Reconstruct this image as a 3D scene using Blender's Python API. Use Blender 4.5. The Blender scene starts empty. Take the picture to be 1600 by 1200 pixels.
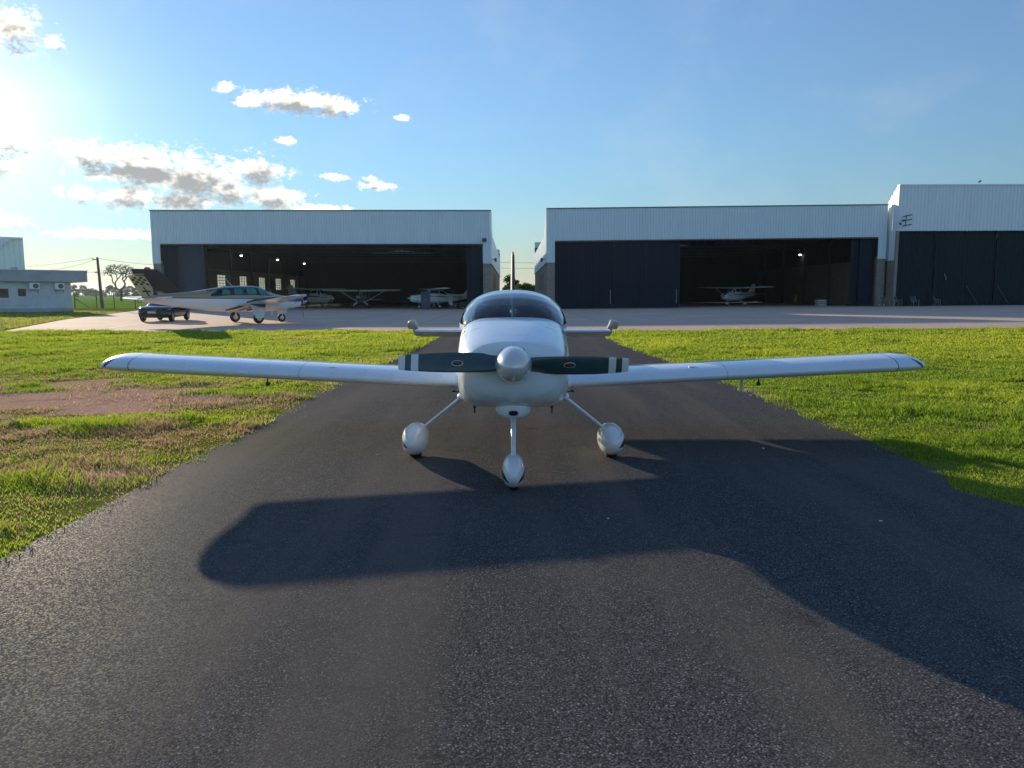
import bpy, bmesh, math, random
import numpy as np
from mathutils import Vector, Matrix
R = math.radians
PI = math.pi
S = bpy.context.scene
COL = S.collection
random.seed(7)
RNG = np.random.default_rng(11)

# ------------------------------------------------------------------ camera
F, PITCH = 1150.0, math.atan2(140, 1150)
CAM = Vector((0, 0, 1.6))
cd = bpy.data.cameras.new('camera')
cam = bpy.data.objects.new('camera', cd)
COL.objects.link(cam)
cam.location = CAM
cam.rotation_euler = (PI / 2 - PITCH, 0, 0)
cd.sensor_width = 36
cd.lens = 36 * F / 1600
cd.clip_start, cd.clip_end = 0.05, 20000
S.camera = cam

def ray(px, py):
    a, b = (px - 800) / F, (py - 600) / F
    return Vector((a, math.cos(PITCH) - b * math.sin(PITCH), -math.sin(PITCH) - b * math.cos(PITCH)))
def at(px, py, Y):
    d = ray(px, py)
    return CAM + d * (Y / d.y)
def gz(x, y):
    t = min(1, max(0, (y - 15) / 25.0)); t = t * t * (3 - 2 * t)
    return 0.0092 * max(0.0, min(x, 70.0)) * t

# ------------------------------------------------------------------ light
SUN_AZ, SUN_EL = R(-35.0), R(11.3)
w = bpy.data.worlds.new('World'); S.world = w
w.use_nodes = True
wt = w.node_tree
for n in list(wt.nodes): wt.nodes.remove(n)
def wn(t, **k):
    n = wt.nodes.new(t)
    for a, v in k.items(): setattr(n, a, v)
    return n
def wl(a, b): wt.links.new(a, b)
def wmath(op, a, b=None, c=None, clamp=False):
    n = wn('ShaderNodeMath', operation=op); n.use_clamp = clamp
    for i, v in enumerate((a, b, c)):
        if v is None: continue
        if hasattr(v, 'links'): wl(v, n.inputs[i])
        else: n.inputs[i].default_value = v
    return n.outputs[0]
sky = wn('ShaderNodeTexSky', sky_type='NISHITA')
sky.sun_disc = False
sky.sun_elevation = SUN_EL
sky.sun_rotation = SUN_AZ
sky.altitude = 300
sky.air_density, sky.dust_density, sky.ozone_density = 1.6, 0.02, 8.0
tc = wn('ShaderNodeTexCoord')
sp = wn('ShaderNodeSeparateXYZ'); wl(tc.outputs['Generated'], sp.inputs[0])
az = wmath('ARCTAN2', sp.outputs[0], sp.outputs[1])
el = wmath('ARCSINE', sp.outputs[2])
ae = wn('ShaderNodeCombineXYZ'); wl(az, ae.inputs[0]); wl(el, ae.inputs[1])
# clouds of this sky: centre and size on the dome, in degrees
CL = [(150, 245, 46, 20), (225, 262, 70, 30), (300, 280, 84, 32), (395, 265, 44, 20), (205, 307, 50, 17),
      (288, 312, 44, 14), (362, 298, 44, 20), (425, 308, 46, 17), (480, 327, 62, 8), (393, 158, 28, 10), (462, 158, 78, 16),
      (522, 167, 36, 14), (352, 138, 12, 8), (590, 291, 26, 8), (578, 280, 12, 5), (450, 221, 16, 6),
      (525, 277, 22, 5), (628, 184, 11, 4), (126, 304, 22, 12), (5, 222, 32, 16), (0, 258, 24, 12),
      (22, 345, 22, 9), (175, 366, 62, 8), (85, 66, 11, 8), (15, 45, 34, 26), (92, 296, 7, 7), (325, 348, 55, 8)]
def azel(px, py):
    d = ray(px, py).normalized()
    return math.atan2(d.x, d.y), math.asin(d.z)
def cloud_mask(vec):
    cur = None
    for (px, py, rx, ry) in CL:
        a, e = azel(px, py)
        sx, sy = 0.80 * F / rx, 0.80 * F / ry
        n = wn('ShaderNodeVectorMath', operation='MULTIPLY_ADD')
        wl(vec, n.inputs[0]); n.inputs[1].default_value = (sx, sy, 0); n.inputs[2].default_value = (-a * sx, -e * sy, 0)
        l = wn('ShaderNodeVectorMath', operation='LENGTH'); wl(n.outputs[0], l.inputs[0])
        cur = l.outputs['Value'] if cur is None else wmath('SMOOTH_MIN', cur, l.outputs['Value'], 0.12)
    return wmath('SUBTRACT', 1.0, cur)
def fbm(vec, scale, detail, rough, off=(0, 0, 0)):
    m = wn('ShaderNodeMapping'); wl(vec, m.inputs[0]); m.inputs['Location'].default_value = off
    m.inputs['Scale'].default_value = (1, 1.5, 1)
    n = wn('ShaderNodeTexNoise', noise_dimensions='2D'); wl(m.outputs[0], n.inputs['Vector'])
    n.inputs['Scale'].default_value = scale; n.inputs['Detail'].default_value = detail; n.inputs['Roughness'].default_value = rough
    return n.outputs['Fac']
base_m = cloud_mask(ae.outputs[0])
n1 = fbm(ae.outputs[0], 46, 10, 0.64)
n2 = fbm(ae.outputs[0], 46, 5, 0.55, (0.004, -0.006, 0))
nf = fbm(ae.outputs[0], 150, 6, 0.6, (1.7, 0.4, 0))
dens = wmath('ADD', wmath('ADD', base_m, wmath('MULTIPLY', wmath('SUBTRACT', n1, 0.5), 2.0)), wmath('MULTIPLY', wmath('SUBTRACT', nf, 0.5), 1.1))
mr = wn('ShaderNodeMapRange', interpolation_type='SMOOTHSTEP'); wl(dens, mr.inputs[0])
mr.inputs[1].default_value, mr.inputs[2].default_value = 0.0, 0.75
up = wn('ShaderNodeVectorMath', operation='ADD'); wl(ae.outputs[0], up.inputs[0]); up.inputs[1].default_value = (-0.004, 0.011, 0)
base_u = cloud_mask(up.outputs[0])
thick = wmath('ADD', base_u, wmath('MULTIPLY', wmath('SUBTRACT', n2, 0.5), 1.8))
mg = wn('ShaderNodeMapRange', interpolation_type='SMOOTHSTEP'); wl(thick, mg.inputs[0])
mg.inputs[1].default_value, mg.inputs[2].default_value = 0.16, 0.85
cc = wn('ShaderNodeMix', data_type='RGBA'); wl(mg.outputs[0], cc.inputs['Factor'])
cc.inputs['A'].default_value = (7.6, 7.1, 6.2, 1)
cc.inputs['B'].default_value = (2.1, 2.15, 2.2, 1)
# thin cirrus veil
n3 = fbm(ae.outputs[0], 5, 6, 0.6, (3.1, 1.7, 0))
veil = wn('ShaderNodeMapRange', interpolation_type='SMOOTHSTEP'); wl(n3, veil.inputs[0])
veil.inputs[1].default_value, veil.inputs[2].default_value = 0.45, 0.8
veil.inputs[4].default_value = 0.16
s1 = wn('ShaderNodeMix', data_type='RGBA'); wl(veil.outputs[0], s1.inputs['Factor'])
hs = wn('ShaderNodeHueSaturation'); hs.inputs['Saturation'].default_value = 0.82; wl(sky.outputs[0], hs.inputs['Color']); wl(hs.outputs[0], s1.inputs['A']); s1.inputs['B'].default_value = (3.6, 3.9, 4.1, 1)
# glow added to the sky colour round the sun, which stands just left of the frame
sdir = wn('ShaderNodeVectorMath', operation='DOT_PRODUCT'); wl(tc.outputs['Generated'], sdir.inputs[0])
sdir.inputs[1].default_value = (math.sin(SUN_AZ) * math.cos(SUN_EL), math.cos(SUN_AZ) * math.cos(SUN_EL), math.sin(SUN_EL))
ang = wmath('ARCCOSINE', wmath('MINIMUM', sdir.outputs['Value'], 0.99999))
aur = wmath('MULTIPLY', wmath('EXPONENT', wmath('MULTIPLY', wmath('POWER', wmath('DIVIDE', ang, R(4.6)), 1.15), -1.0)), wmath('ADD', 0.75, wmath('MULTIPLY', n3, 0.5)))
s1b = wn('ShaderNodeMix', data_type='RGBA', blend_type='ADD'); s1b.inputs['Factor'].default_value = 1.0
aurc = wn('ShaderNodeMix', data_type='RGBA'); wl(aur, aurc.inputs['Factor']); aurc.inputs['A'].default_value = (0, 0, 0, 1); aurc.inputs['B'].default_value = (5.0, 4.6, 3.9, 1)
wl(s1.outputs['Result'], s1b.inputs['A']); wl(aurc.outputs['Result'], s1b.inputs['B'])
s2 = wn('ShaderNodeMix', data_type='RGBA'); wl(mr.outputs[0], s2.inputs['Factor'])
wl(s1b.outputs['Result'], s2.inputs['A']); wl(cc.outputs['Result'], s2.inputs['B'])
bg = wn('ShaderNodeBackground'); wl(s2.outputs['Result'], bg.inputs[0]); bg.inputs[1].default_value = 0.125
wo = wn('ShaderNodeOutputWorld'); wl(bg.outputs[0], wo.inputs[0])
w.cycles.sampling_method = 'MANUAL'; w.cycles.sample_map_resolution = 1024

sd = bpy.data.lights.new('sun', 'SUN'); sun = bpy.data.objects.new('sun', sd); COL.objects.link(sun)
sd.energy, sd.angle, sd.color = 4.2, R(0.53), (1.0, 0.83, 0.60)
to_sun = Vector((math.sin(SUN_AZ) * math.cos(SUN_EL), math.cos(SUN_AZ) * math.cos(SUN_EL), math.sin(SUN_EL)))
sun.rotation_euler = to_sun.to_track_quat('Z', 'Y').to_euler()
sun.location = (-40, 60, 40)

S.view_settings.view_transform = 'Standard'
S.view_settings.look = 'None'
S.view_settings.exposure = 0.70
S.view_settings.gamma = 1.0
S.cycles.max_bounces = 8
S.cycles.transparent_max_bounces = 16
S.cycles.use_denoising = True

# ------------------------------------------------------------------ helpers: materials
def nodes(name):
    m = bpy.data.materials.new(name); m.use_nodes = True
    t = m.node_tree
    return m, t, t.nodes['Principled BSDF']
def N(t, ty, **k):
    n = t.nodes.new(ty)
    for a, v in k.items(): setattr(n, a, v)
    return n
def mth(t, op, a, b=None, c=None, clamp=False):
    n = N(t, 'ShaderNodeMath', operation=op); n.use_clamp = clamp
    for i, v in enumerate((a, b, c)):
        if v is None: continue
        if hasattr(v, 'links'): t.links.new(v, n.inputs[i])
        else: n.inputs[i].default_value = v
    return n.outputs[0]
def noise_out(t, scale, detail=4, rough=0.55, coord='Object', vscale=(1, 1, 1)):
    c = N(t, 'ShaderNodeTexCoord'); m = N(t, 'ShaderNodeMapping'); t.links.new(c.outputs[coord], m.inputs[0])
    m.inputs['Scale'].default_value = vscale
    n = N(t, 'ShaderNodeTexNoise'); t.links.new(m.outputs[0], n.inputs['Vector'])
    n.inputs['Scale'].default_value = scale; n.inputs['Detail'].default_value = detail; n.inputs['Roughness'].default_value = rough
    return n.outputs['Fac']
def mixc(t, fac, a, b, blend='MIX'):
    n = N(t, 'ShaderNodeMix', data_type='RGBA', blend_type=blend)
    for k, v in (('Factor', fac), ('A', a), ('B', b)):
        if hasattr(v, 'links'): t.links.new(v, n.inputs[k])
        else: n.inputs[k].default_value = v if k == 'Factor' else (*v, 1)[:4]
    return n.outputs['Result']
def mrange(t, v, a, b, c=0.0, d=1.0, smooth=True):
    n = N(t, 'ShaderNodeMapRange'); n.interpolation_type = 'SMOOTHSTEP' if smooth else 'LINEAR'
    t.links.new(v, n.inputs[0])
    for i, x in enumerate((a, b, c, d)): n.inputs[i + 1].default_value = x
    return n.outputs[0]
def bump(t, b, h, strength, dist):
    n = N(t, 'ShaderNodeBump'); t.links.new(h, n.inputs['Height'])
    n.inputs['Strength'].default_value = strength; n.inputs['Distance'].default_value = dist
    t.links.new(n.outputs[0], b.inputs['Normal'])
def paint(name, col, rough=0.4, metal=0.0, coat=0.0, var=0.12, scale=3.0, bmp=0.0, vscale=(1, 1, 1), spec=0.5):
    m, t, b = nodes(name)
    f = noise_out(t, scale, 5, 0.6, vscale=vscale)
    lo = tuple(c * (1 - var) for c in col); hi = tuple(min(1, c * (1 + var)) for c in col)
    t.links.new(mixc(t, mrange(t, f, 0.3, 0.7), lo, hi), b.inputs['Base Color'])
    t.links.new(mrange(t, f, 0.2, 0.8, max(0.02, rough * 0.8), min(1, rough * 1.2)), b.inputs['Roughness'])
    b.inputs['Metallic'].default_value = metal
    b.inputs['Coat Weight'].default_value = coat; b.inputs['Coat Roughness'].default_value = 0.04
    b.inputs['Specular IOR Level'].default_value = spec
    if bmp: bump(t, b, noise_out(t, scale * 12, 3), bmp, 0.01)
    return m
def objxyz(t):
    c = N(t, 'ShaderNodeTexCoord'); s = N(t, 'ShaderNodeSeparateXYZ'); t.links.new(c.outputs['Object'], s.inputs[0])
    return s.outputs

# ------------------------------------------------------------------ helpers: objects
def tag(o, label=None, cat=None, group=None, kind=None):
    if label: o['label'] = label
    if cat: o['category'] = cat
    if group: o['group'] = group
    if kind: o['kind'] = kind
    return o
def empty(name, loc, rz=0.0, label=None, cat=None, group=None, ry=0.0):
    o = bpy.data.objects.new(name, None); COL.objects.link(o)
    o.location = loc; o.rotation_euler = (0, ry, rz); o.empty_display_size = 0.3
    return tag(o, label, cat, group)
def mk(name, bm, mat, parent=None, smooth=False, angle=40):
    bmesh.ops.recalc_face_normals(bm, faces=bm.faces[:])
    me = bpy.data.meshes.new(name); bm.to_mesh(me); bm.free()
    me.materials.append(mat)
    if smooth:
        me.shade_smooth()
        me.set_sharp_from_angle(angle=R(angle))
    o = bpy.data.objects.new(name, me); COL.objects.link(o)
    if parent: o.parent = parent
    return o
def copy_tree(o, parent=None):
    c = o.copy(); COL.objects.link(c); c.parent = parent
    for ch in list(o.children): copy_tree(ch, c)
    return c
def NB(): return bmesh.new()
def box(bm, x0, x1, y0, y1, z0, z1, mat=None):
    vs = [bm.verts.new(Vector(p) if mat is None else mat @ Vector(p)) for p in
          ((x0, y0, z0), (x1, y0, z0), (x1, y1, z0), (x0, y1, z0), (x0, y0, z1), (x1, y0, z1), (x1, y1, z1), (x0, y1, z1))]
    for f in ((3, 2, 1, 0), (4, 5, 6, 7), (0, 1, 5, 4), (1, 2, 6, 5), (2, 3, 7, 6), (3, 0, 4, 7)):
        bm.faces.new([vs[i] for i in f])
def loft(bm, rings, closed=True, cap=True):
    vr = [[bm.verts.new(p) for p in r] for r in rings]
    n = len(vr[0])
    for a, b in zip(vr, vr[1:]):
        for i in range(n if closed else n - 1):
            j = (i + 1) % n
            bm.faces.new((a[i], a[j], b[j], b[i]))
    if cap and closed:
        bm.faces.new(vr[0][::-1]); bm.faces.new(vr[-1])
    return vr
def tube(bm, pts, rad, n=10, flat=1.0):
    pts = [Vector(p) for p in pts]
    if not hasattr(rad, '__len__'): rad = [rad] * len(pts)
    rings = []
    ref = None
    for i, p in enumerate(pts):
        d = (pts[min(i + 1, len(pts) - 1)] - pts[max(i - 1, 0)]).normalized()
        u = d.cross(Vector((0, 0, 1)) if abs(d.z) < 0.95 else Vector((1, 0, 0))) if ref is None else ref - d * ref.dot(d)
        u.normalize(); ref = u; v = d.cross(u)
        rings.append([p + (u * math.cos(2 * PI * k / n) + v * math.sin(2 * PI * k / n) * flat) * rad[i] for k in range(n)])
    loft(bm, rings)
def lathe(bm, prof, axis='Y', c=(0, 0, 0), n=32):
    c = Vector(c); rings = []
    for (s, r) in prof:
        ring_ = []
        for k in range(n):
            a = 2 * PI * k / n; q = (r * math.cos(a), r * math.sin(a))
            ring_.append(c + (Vector((q[0], s, q[1])) if axis == 'Y' else Vector((s, q[0], q[1])) if axis == 'X' else Vector((q[0], q[1], s))))
        rings.append(ring_)
    loft(bm, rings)
def ball(bm, c, r, n=16, m=10):
    c = Vector(c); r = Vector(r) if hasattr(r, '__len__') else Vector((r, r, r))
    rings = []
    for j in range(m + 1):
        th = PI * (j + 0.02) / (m + 0.04)
        rings.append([c + Vector((r.x * math.sin(th) * math.cos(2 * PI * k / n), r.y * math.sin(th) * math.sin(2 * PI * k / n), r.z * math.cos(th))) for k in range(n)])
    loft(bm, rings)
def prism(bm, pts, y0, y1, axis='Y'):
    """a flat outline (a, z) given a thickness along one axis"""
    f = (lambda a, z, y: Vector((a, y, z))) if axis == 'Y' else (lambda a, z, y: Vector((y, a, z))) if axis == 'X' else (lambda a, z, y: Vector((a, z, y)))
    loft(bm, [[f(a, z, y0) for a, z in pts], [f(a, z, y1) for a, z in pts]])
def sect(hw, zt, zb, zm, nt=2.4, nb=2.4, n=40):
    out = []
    for k in range(n):
        t = 2 * PI * k / n
        out.append(sect_at(hw, zt, zb, zm, nt, nb, t))
    return out
def sect_at(hw, zt, zb, zm, nt, nb, t):
    c, s = math.cos(t), math.sin(t)
    e = 2 / (nt if s >= 0 else nb)
    u = hw * math.copysign(abs(c) ** e, c)
    z = zm + (zt - zm) * abs(s) ** e if s >= 0 else zm - (zm - zb) * abs(s) ** e
    return u, z
class Body:
    """a hull given by stations (s, half width, top, bottom, widest height, n top, n bottom) along x or y"""
    def __init__(self, st, axis):
        self.st = np.array(st, float); self.axis = axis
    def row(self, s):
        a = self.st; i = int(np.clip(np.searchsorted(a[:, 0], s) - 1, 0, len(a) - 2))
        h = a[i + 1, 0] - a[i, 0]; t = (s - a[i, 0]) / h
        def slope(j):
            if j == 0 or j == len(a) - 1:
                k = 0 if j == 0 else j - 1
                return (a[k + 1, 1:] - a[k, 1:]) / (a[k + 1, 0] - a[k, 0])
            d0 = (a[j, 1:] - a[j - 1, 1:]) / (a[j, 0] - a[j - 1, 0]); d1 = (a[j + 1, 1:] - a[j, 1:]) / (a[j + 1, 0] - a[j, 0])
            with np.errstate(all='ignore'):
                hm = np.where(d0 * d1 > 0, 2 * d0 * d1 / (d0 + d1), 0.0)
            return np.nan_to_num(hm)
        m0, m1 = slope(i) * h, slope(i + 1) * h
        p0, p1 = a[i, 1:], a[i + 1, 1:]
        return (2 * t**3 - 3 * t**2 + 1) * p0 + (t**3 - 2 * t**2 + t) * m0 + (-2 * t**3 + 3 * t**2) * p1 + (t**3 - t**2) * m1
    def pt(self, s, t):
        u, z = sect_at(*self.row(s), t)
        return Vector((u, s, z)) if self.axis == 'y' else Vector((s, u, z))
    def build(self, bm, n=40, step=0.08):
        s0, s1 = self.st[0, 0], self.st[-1, 0]
        ss = sorted(set(np.round(np.concatenate([np.arange(s0, s1, step), self.st[:, 0]]), 4)))
        loft(bm, [[self.pt(s, 2 * PI * k / n) for k in range(n)] for s in ss])
    def patch(self, bm, s0, s1, t0, t1, off=0.004, ns=8, nt=6, slant0=0.0, slant1=0.0, round_=0.0):
        g = []
        cen = lambda s: Vector((0, s, self.row(s)[3])) if self.axis == 'y' else Vector((s, 0, self.row(s)[3]))
        for j in range(nt + 1):
            v = j / nt; row = []
            sq = round_ * (1 - math.sqrt(max(0, 1 - abs(2 * v - 1) ** 3)))
            a, b = s0 + slant0 * v + sq, s1 + slant1 * v - sq
            for i in range(ns + 1):
                s = a + (b - a) * i / ns; t = t0 + (t1 - t0) * v
                p = self.pt(s, t); row.append(bm.verts.new(p + (p - cen(s)).normalized() * off))
            g.append(row)
        for j in range(nt):
            for i in range(ns):
                bm.faces.new((g[j][i], g[j][i + 1], g[j + 1][i + 1], g[j + 1][i]))
def foil(th=0.12, camber=0.02, n=14):
    x = [0.5 * (1 - math.cos(PI * k / n)) for k in range(n + 1)]
    yt = lambda c: 5 * th * (0.2969 * math.sqrt(c) - 0.126 * c - 0.3516 * c * c + 0.2843 * c**3 - 0.1036 * c**4)
    yc = lambda c: camber * 4 * c * (1 - c)
    return [(c, yc(c) + yt(c)) for c in x[::-1]] + [(c, yc(c) - yt(c)) for c in x[1:-1]]
def wing(bm, st, cdir, up, th=0.12, camber=0.02, n=14):
    """st: (leading edge point, chord, thickness scale)"""
    cdir, up = Vector(cdir), Vector(up); f = foil(th, camber, n)
    loft(bm, [[Vector(le) + cdir * (c * ch) + up * (z * ch * ts) for c, z in f] for le, ch, ts in st])

# ------------------------------------------------------------------ materials
M = {}
M['white'] = paint('sky_tinted_white_paint', (0.74, 0.81, 0.88), 0.28, coat=0.7, var=0.03)  # white base tinted blue to stand for the reflected sky
M['rubber'] = paint('tyre_rubber', (0.022, 0.022, 0.023), 0.8)
M['alu'] = paint('bare_aluminium', (0.6, 0.61, 0.62), 0.35, metal=0.9)
M['black'] = paint('black_trim', (0.02, 0.02, 0.022), 0.45)
M['hole'] = paint('dark_opening', (0.006, 0.006, 0.007), 0.9)
M['seat'] = paint('seat_cloth', (0.05, 0.055, 0.06), 0.9)
M['steel'] = paint('painted_steel', (0.10, 0.11, 0.12), 0.5)
M['galv'] = paint('galvanised_steel', (0.35, 0.36, 0.36), 0.5, metal=0.6)
M['red'] = paint('red_lens', (0.5, 0.03, 0.02), 0.3)
M['concrete_block'] = None

def glass(name, tint, refl=1.0):
    m = bpy.data.materials.new(name); m.use_nodes = True; t = m.node_tree
    for n in list(t.nodes): t.nodes.remove(n)
    o = N(t, 'ShaderNodeOutputMaterial'); mx = N(t, 'ShaderNodeMixShader')
    tr = N(t, 'ShaderNodeBsdfTransparent'); gl = N(t, 'ShaderNodeBsdfGlossy')
    ge = N(t, 'ShaderNodeNewGeometry'); dt = N(t, 'ShaderNodeVectorMath', operation='DOT_PRODUCT')
    t.links.new(ge.outputs['Normal'], dt.inputs[0]); t.links.new(ge.outputs['Incoming'], dt.inputs[1])
    k5 = mth(t, 'POWER', mth(t, 'SUBTRACT', 1.0, mth(t, 'ABSOLUTE', dt.outputs['Value'])), 5.0)
    fres = mth(t, 'MULTIPLY_ADD', k5, 0.96, 0.04)
    nz = noise_out(t, 9, 3)
    t.links.new(mixc(t, nz, tint, tuple(c * 0.85 for c in tint)), tr.inputs[0])
    gl.inputs['Roughness'].default_value = 0.03
    t.links.new(mth(t, 'MULTIPLY', fres, refl, clamp=True), mx.inputs[0])
    t.links.new(tr.outputs[0], mx.inputs[1]); t.links.new(gl.outputs[0], mx.inputs[2]); t.links.new(mx.outputs[0], o.inputs[0])
    return m
M['canopy'] = glass('tinted_canopy_glass', (0.20, 0.30, 0.36), 1.8)
M['pane'] = glass('window_glass', (0.85, 0.88, 0.86))
M['dark_glass'] = paint('dark_cabin_glass', (0.012, 0.02, 0.024), 0.07, var=0.3)
M['teal_glass'] = paint('green_cabin_glass', (0.04, 0.21, 0.21), 0.08, var=0.3)

def corr_mat(name, col, dirt=0.25, rough=0.45):
    m, t, b = nodes(name)
    f = noise_out(t, 0.6, 6, 0.65, vscale=(1.2, 1.2, 0.25))
    g = noise_out(t, 9, 4, 0.6, vscale=(1, 1, 0.08))
    c1 = mixc(t, mrange(t, f, 0.35, 0.75, 0, dirt), col, tuple(c * 0.62 for c in col))
    c2 = mixc(t, mrange(t, g, 0.5, 0.8, 0, dirt), c1, (col[0] * 0.6, col[1] * 0.55, col[2] * 0.5))
    t.links.new(c2, b.inputs['Base Color']); b.inputs['Roughness'].default_value = rough; b.inputs['Specular IOR Level'].default_value = 0.5 if sum(col) > 1 else 0.12
    return m
M['sheet'] = corr_mat('pale_corrugated_sheet', (0.74, 0.86, 0.90), 0.15)
M['sheet2'] = corr_mat('white_corrugated_sheet', (0.80, 0.88, 0.91), 0.15)
M['door'] = corr_mat('dark_corrugated_door', (0.014, 0.022, 0.040), 0.4)
M['door_blue'] = corr_mat('blue_grey_corrugated_door', (0.06, 0.08, 0.115), 0.4)
M['door_green'] = corr_mat('dark_green_corrugated_door', (0.012, 0.027, 0.034), 0.45)
M['door_frame'] = paint('dark_door_frame', (0.022, 0.028, 0.042), 0.6, spec=0.2)
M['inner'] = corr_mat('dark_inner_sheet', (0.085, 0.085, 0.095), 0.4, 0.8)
def block_mat():
    m, t, b = nodes('concrete_block_wall')
    c = N(t, 'ShaderNodeTexCoord')
    sx = N(t, 'ShaderNodeSeparateXYZ'); t.links.new(c.outputs['Object'], sx.inputs[0])
    cb = N(t, 'ShaderNodeCombineXYZ'); t.links.new(mth(t, 'ADD', sx.outputs[0], sx.outputs[1]), cb.inputs[0]); t.links.new(sx.outputs[2], cb.inputs[1])
    br = N(t, 'ShaderNodeTexBrick'); t.links.new(cb.outputs[0], br.inputs['Vector'])
    br.inputs['Color1'].default_value = (0.36, 0.31, 0.26, 1); br.inputs['Color2'].default_value = (0.29, 0.25, 0.21, 1)
    br.inputs['Mortar'].default_value = (0.20, 0.18, 0.16, 1); br.inputs['Scale'].default_value = 1.0
    br.inputs['Brick Width'].default_value = 0.4; br.inputs['Row Height'].default_value = 0.2; br.inputs['Mortar Size'].default_value = 0.012
    f = noise_out(t, 1.2, 6, 0.65)
    t.links.new(mixc(t, mrange(t, f, 0.35, 0.75, 0, 0.6), br.outputs[0], (0.22, 0.19, 0.17)), b.inputs['Base Color'])
    b.inputs['Roughness'].default_value = 0.9
    return m
M['block'] = block_mat()
M['plaster'] = paint('grey_plaster', (0.62, 0.65, 0.68), 0.85, var=0.10, scale=1.2, bmp=0.1)
M['plaster_dark'] = paint('darker_grey_plaster', (0.42, 0.44, 0.47), 0.85, var=0.10, scale=1.2)
M['flash'] = paint('dark_flashing', (0.10, 0.17, 0.16), 0.5)

# ------------------------------------------------------------------ ground
def vnoise(x, y, seed=0):
    xi, yi = np.floor(x).astype(np.int64), np.floor(y).astype(np.int64)
    fx, fy = x - xi, y - yi
    fx, fy = fx * fx * (3 - 2 * fx), fy * fy * (3 - 2 * fy)
    def h(a, b):
        v = (a * 374761393 + b * 668265263 + seed * 974711) & 0x7fffffff
        v = ((v ^ (v >> 13)) * 1274126177) & 0x7fffffff
        return ((v ^ (v >> 16)) & 0xffff) / 65535.0
    return (h(xi, yi) * (1 - fx) + h(xi + 1, yi) * fx) * (1 - fy) + (h(xi, yi + 1) * (1 - fx) + h(xi + 1, yi + 1) * fx) * fy
def vfbm(x, y, seed=0, o=4):
    s, a, tot = 0, 0.5, 0
    for k in range(o):
        s = s + a * vnoise(x * 2**k, y * 2**k, seed + k * 17); tot += a; a *= 0.55
    return s / tot
def sstep(a, b, v):
    t = np.clip((v - a) / (b - a), 0, 1); return t * t * (3 - 2 * t)
def gzv(x, y):
    t = sstep(15, 40, y); return 0.0092 * np.clip(x, 0, 70) * t
def soil_mask(x, y):
    """1 = bare red soil or dead grass, 0 = full turf"""
    n = vfbm(x * 0.45, y * 0.45, 3); n2 = vfbm(x * 1.4, y * 1.4, 9)
    d = np.exp(-(((x + 7.0) / 4.6)**2 + ((y - 11.0) / 3.0)**2) * 1.0)
    core = sstep(0.60, 0.88, d * 0.95 + (n - 0.5) * 1.3 + (n2 - 0.5) * 0.8)
    edge_l = np.exp(-((x + 3.25) / 0.28)**2) * (y > 5.2) * (y < 12.5) * sstep(0.35, 0.6, n2) * 0.8
    edge_r = np.exp(-((x - 4.05) / 0.25)**2) * (y > 4.5) * (y < 20) * sstep(0.45, 0.7, n2) * 0.7
    near = np.exp(-(((x + 3.6) / 0.5)**2 + ((y - 6.4) / 0.5)**2)) * 0.9
    path = np.exp(-((y - 66 - 0.25 * (x + 38)) / 1.8)**2) * (x < -33) * sstep(0.3, 0.6, n)
    bits = sstep(0.74, 0.82, n2) * 0.4 * (np.hypot(x, y) < 60)
    return np.clip(np.maximum.reduce([core, edge_l, edge_r, near, path, bits]), 0, 1)
def grid_sheet(name, xs, ys, zoff, mat, kind, inside=None, attr=None):
    xs, ys = np.asarray(xs), np.asarray(ys)
    X, Y = np.meshgrid(xs, ys)
    v = np.stack([X.ravel(), Y.ravel(), (gzv(X, Y) + zoff).ravel()], 1)
    nx = len(xs)
    fs = []
    for j in range(len(ys) - 1):
        for i in range(nx - 1):
            fs.append((j * nx + i, j * nx + i + 1, (j + 1) * nx + i + 1, (j + 1) * nx + i))
    me = bpy.data.meshes.new(name); me.from_pydata(v.tolist(), [], fs); me.materials.append(mat)
    if attr is not None:
        a = me.attributes.new('soil', 'FLOAT', 'POINT'); a.data.foreach_set('value', attr(X.ravel(), Y.ravel()).astype(np.float32))
    o = bpy.data.objects.new(name, me); COL.objects.link(o)
    return tag(o, kind=kind)
def ground_mat():
    m, t, b = nodes('turf_and_soil')
    a = N(t, 'ShaderNodeAttribute', attribute_name='soil')
    f1 = noise_out(t, 0.35, 6, 0.6); f2 = noise_out(t, 6, 5, 0.65); f3 = noise_out(t, 45, 3, 0.6)
    g = mixc(t, mrange(t, f2, 0.3, 0.7), (0.10, 0.15, 0.022), (0.20, 0.23, 0.045))
    g = mixc(t, mrange(t, f1, 0.45, 0.7, 0, 0.4), g, (0.24, 0.22, 0.07))
    f4 = noise_out(t, 1.3, 5, 0.65)
    s = mixc(t, mrange(t, f2, 0.3, 0.7), (0.55, 0.33, 0.235), (0.68, 0.42, 0.31))
    s = mixc(t, mrange(t, f3, 0.45, 0.7, 0, 0.7), s, (0.40, 0.27, 0.18))
    s = mixc(t, mrange(t, f4, 0.50, 0.66, 0, 0.65), s, (0.33, 0.23, 0.15))
    fac = mth(t, 'ADD', a.outputs['Fac'], mth(t, 'MULTIPLY', mth(t, 'SUBTRACT', f3, 0.5), 0.5))
    t.links.new(mixc(t, mrange(t, fac, 0.3, 0.7), g, s), b.inputs['Base Color'])
    b.inputs['Roughness'].default_value = 0.95; b.inputs['Specular IOR Level'].default_value = 0.0
    bump(t, b, f3, 0.6, 0.03)
    return m
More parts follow.
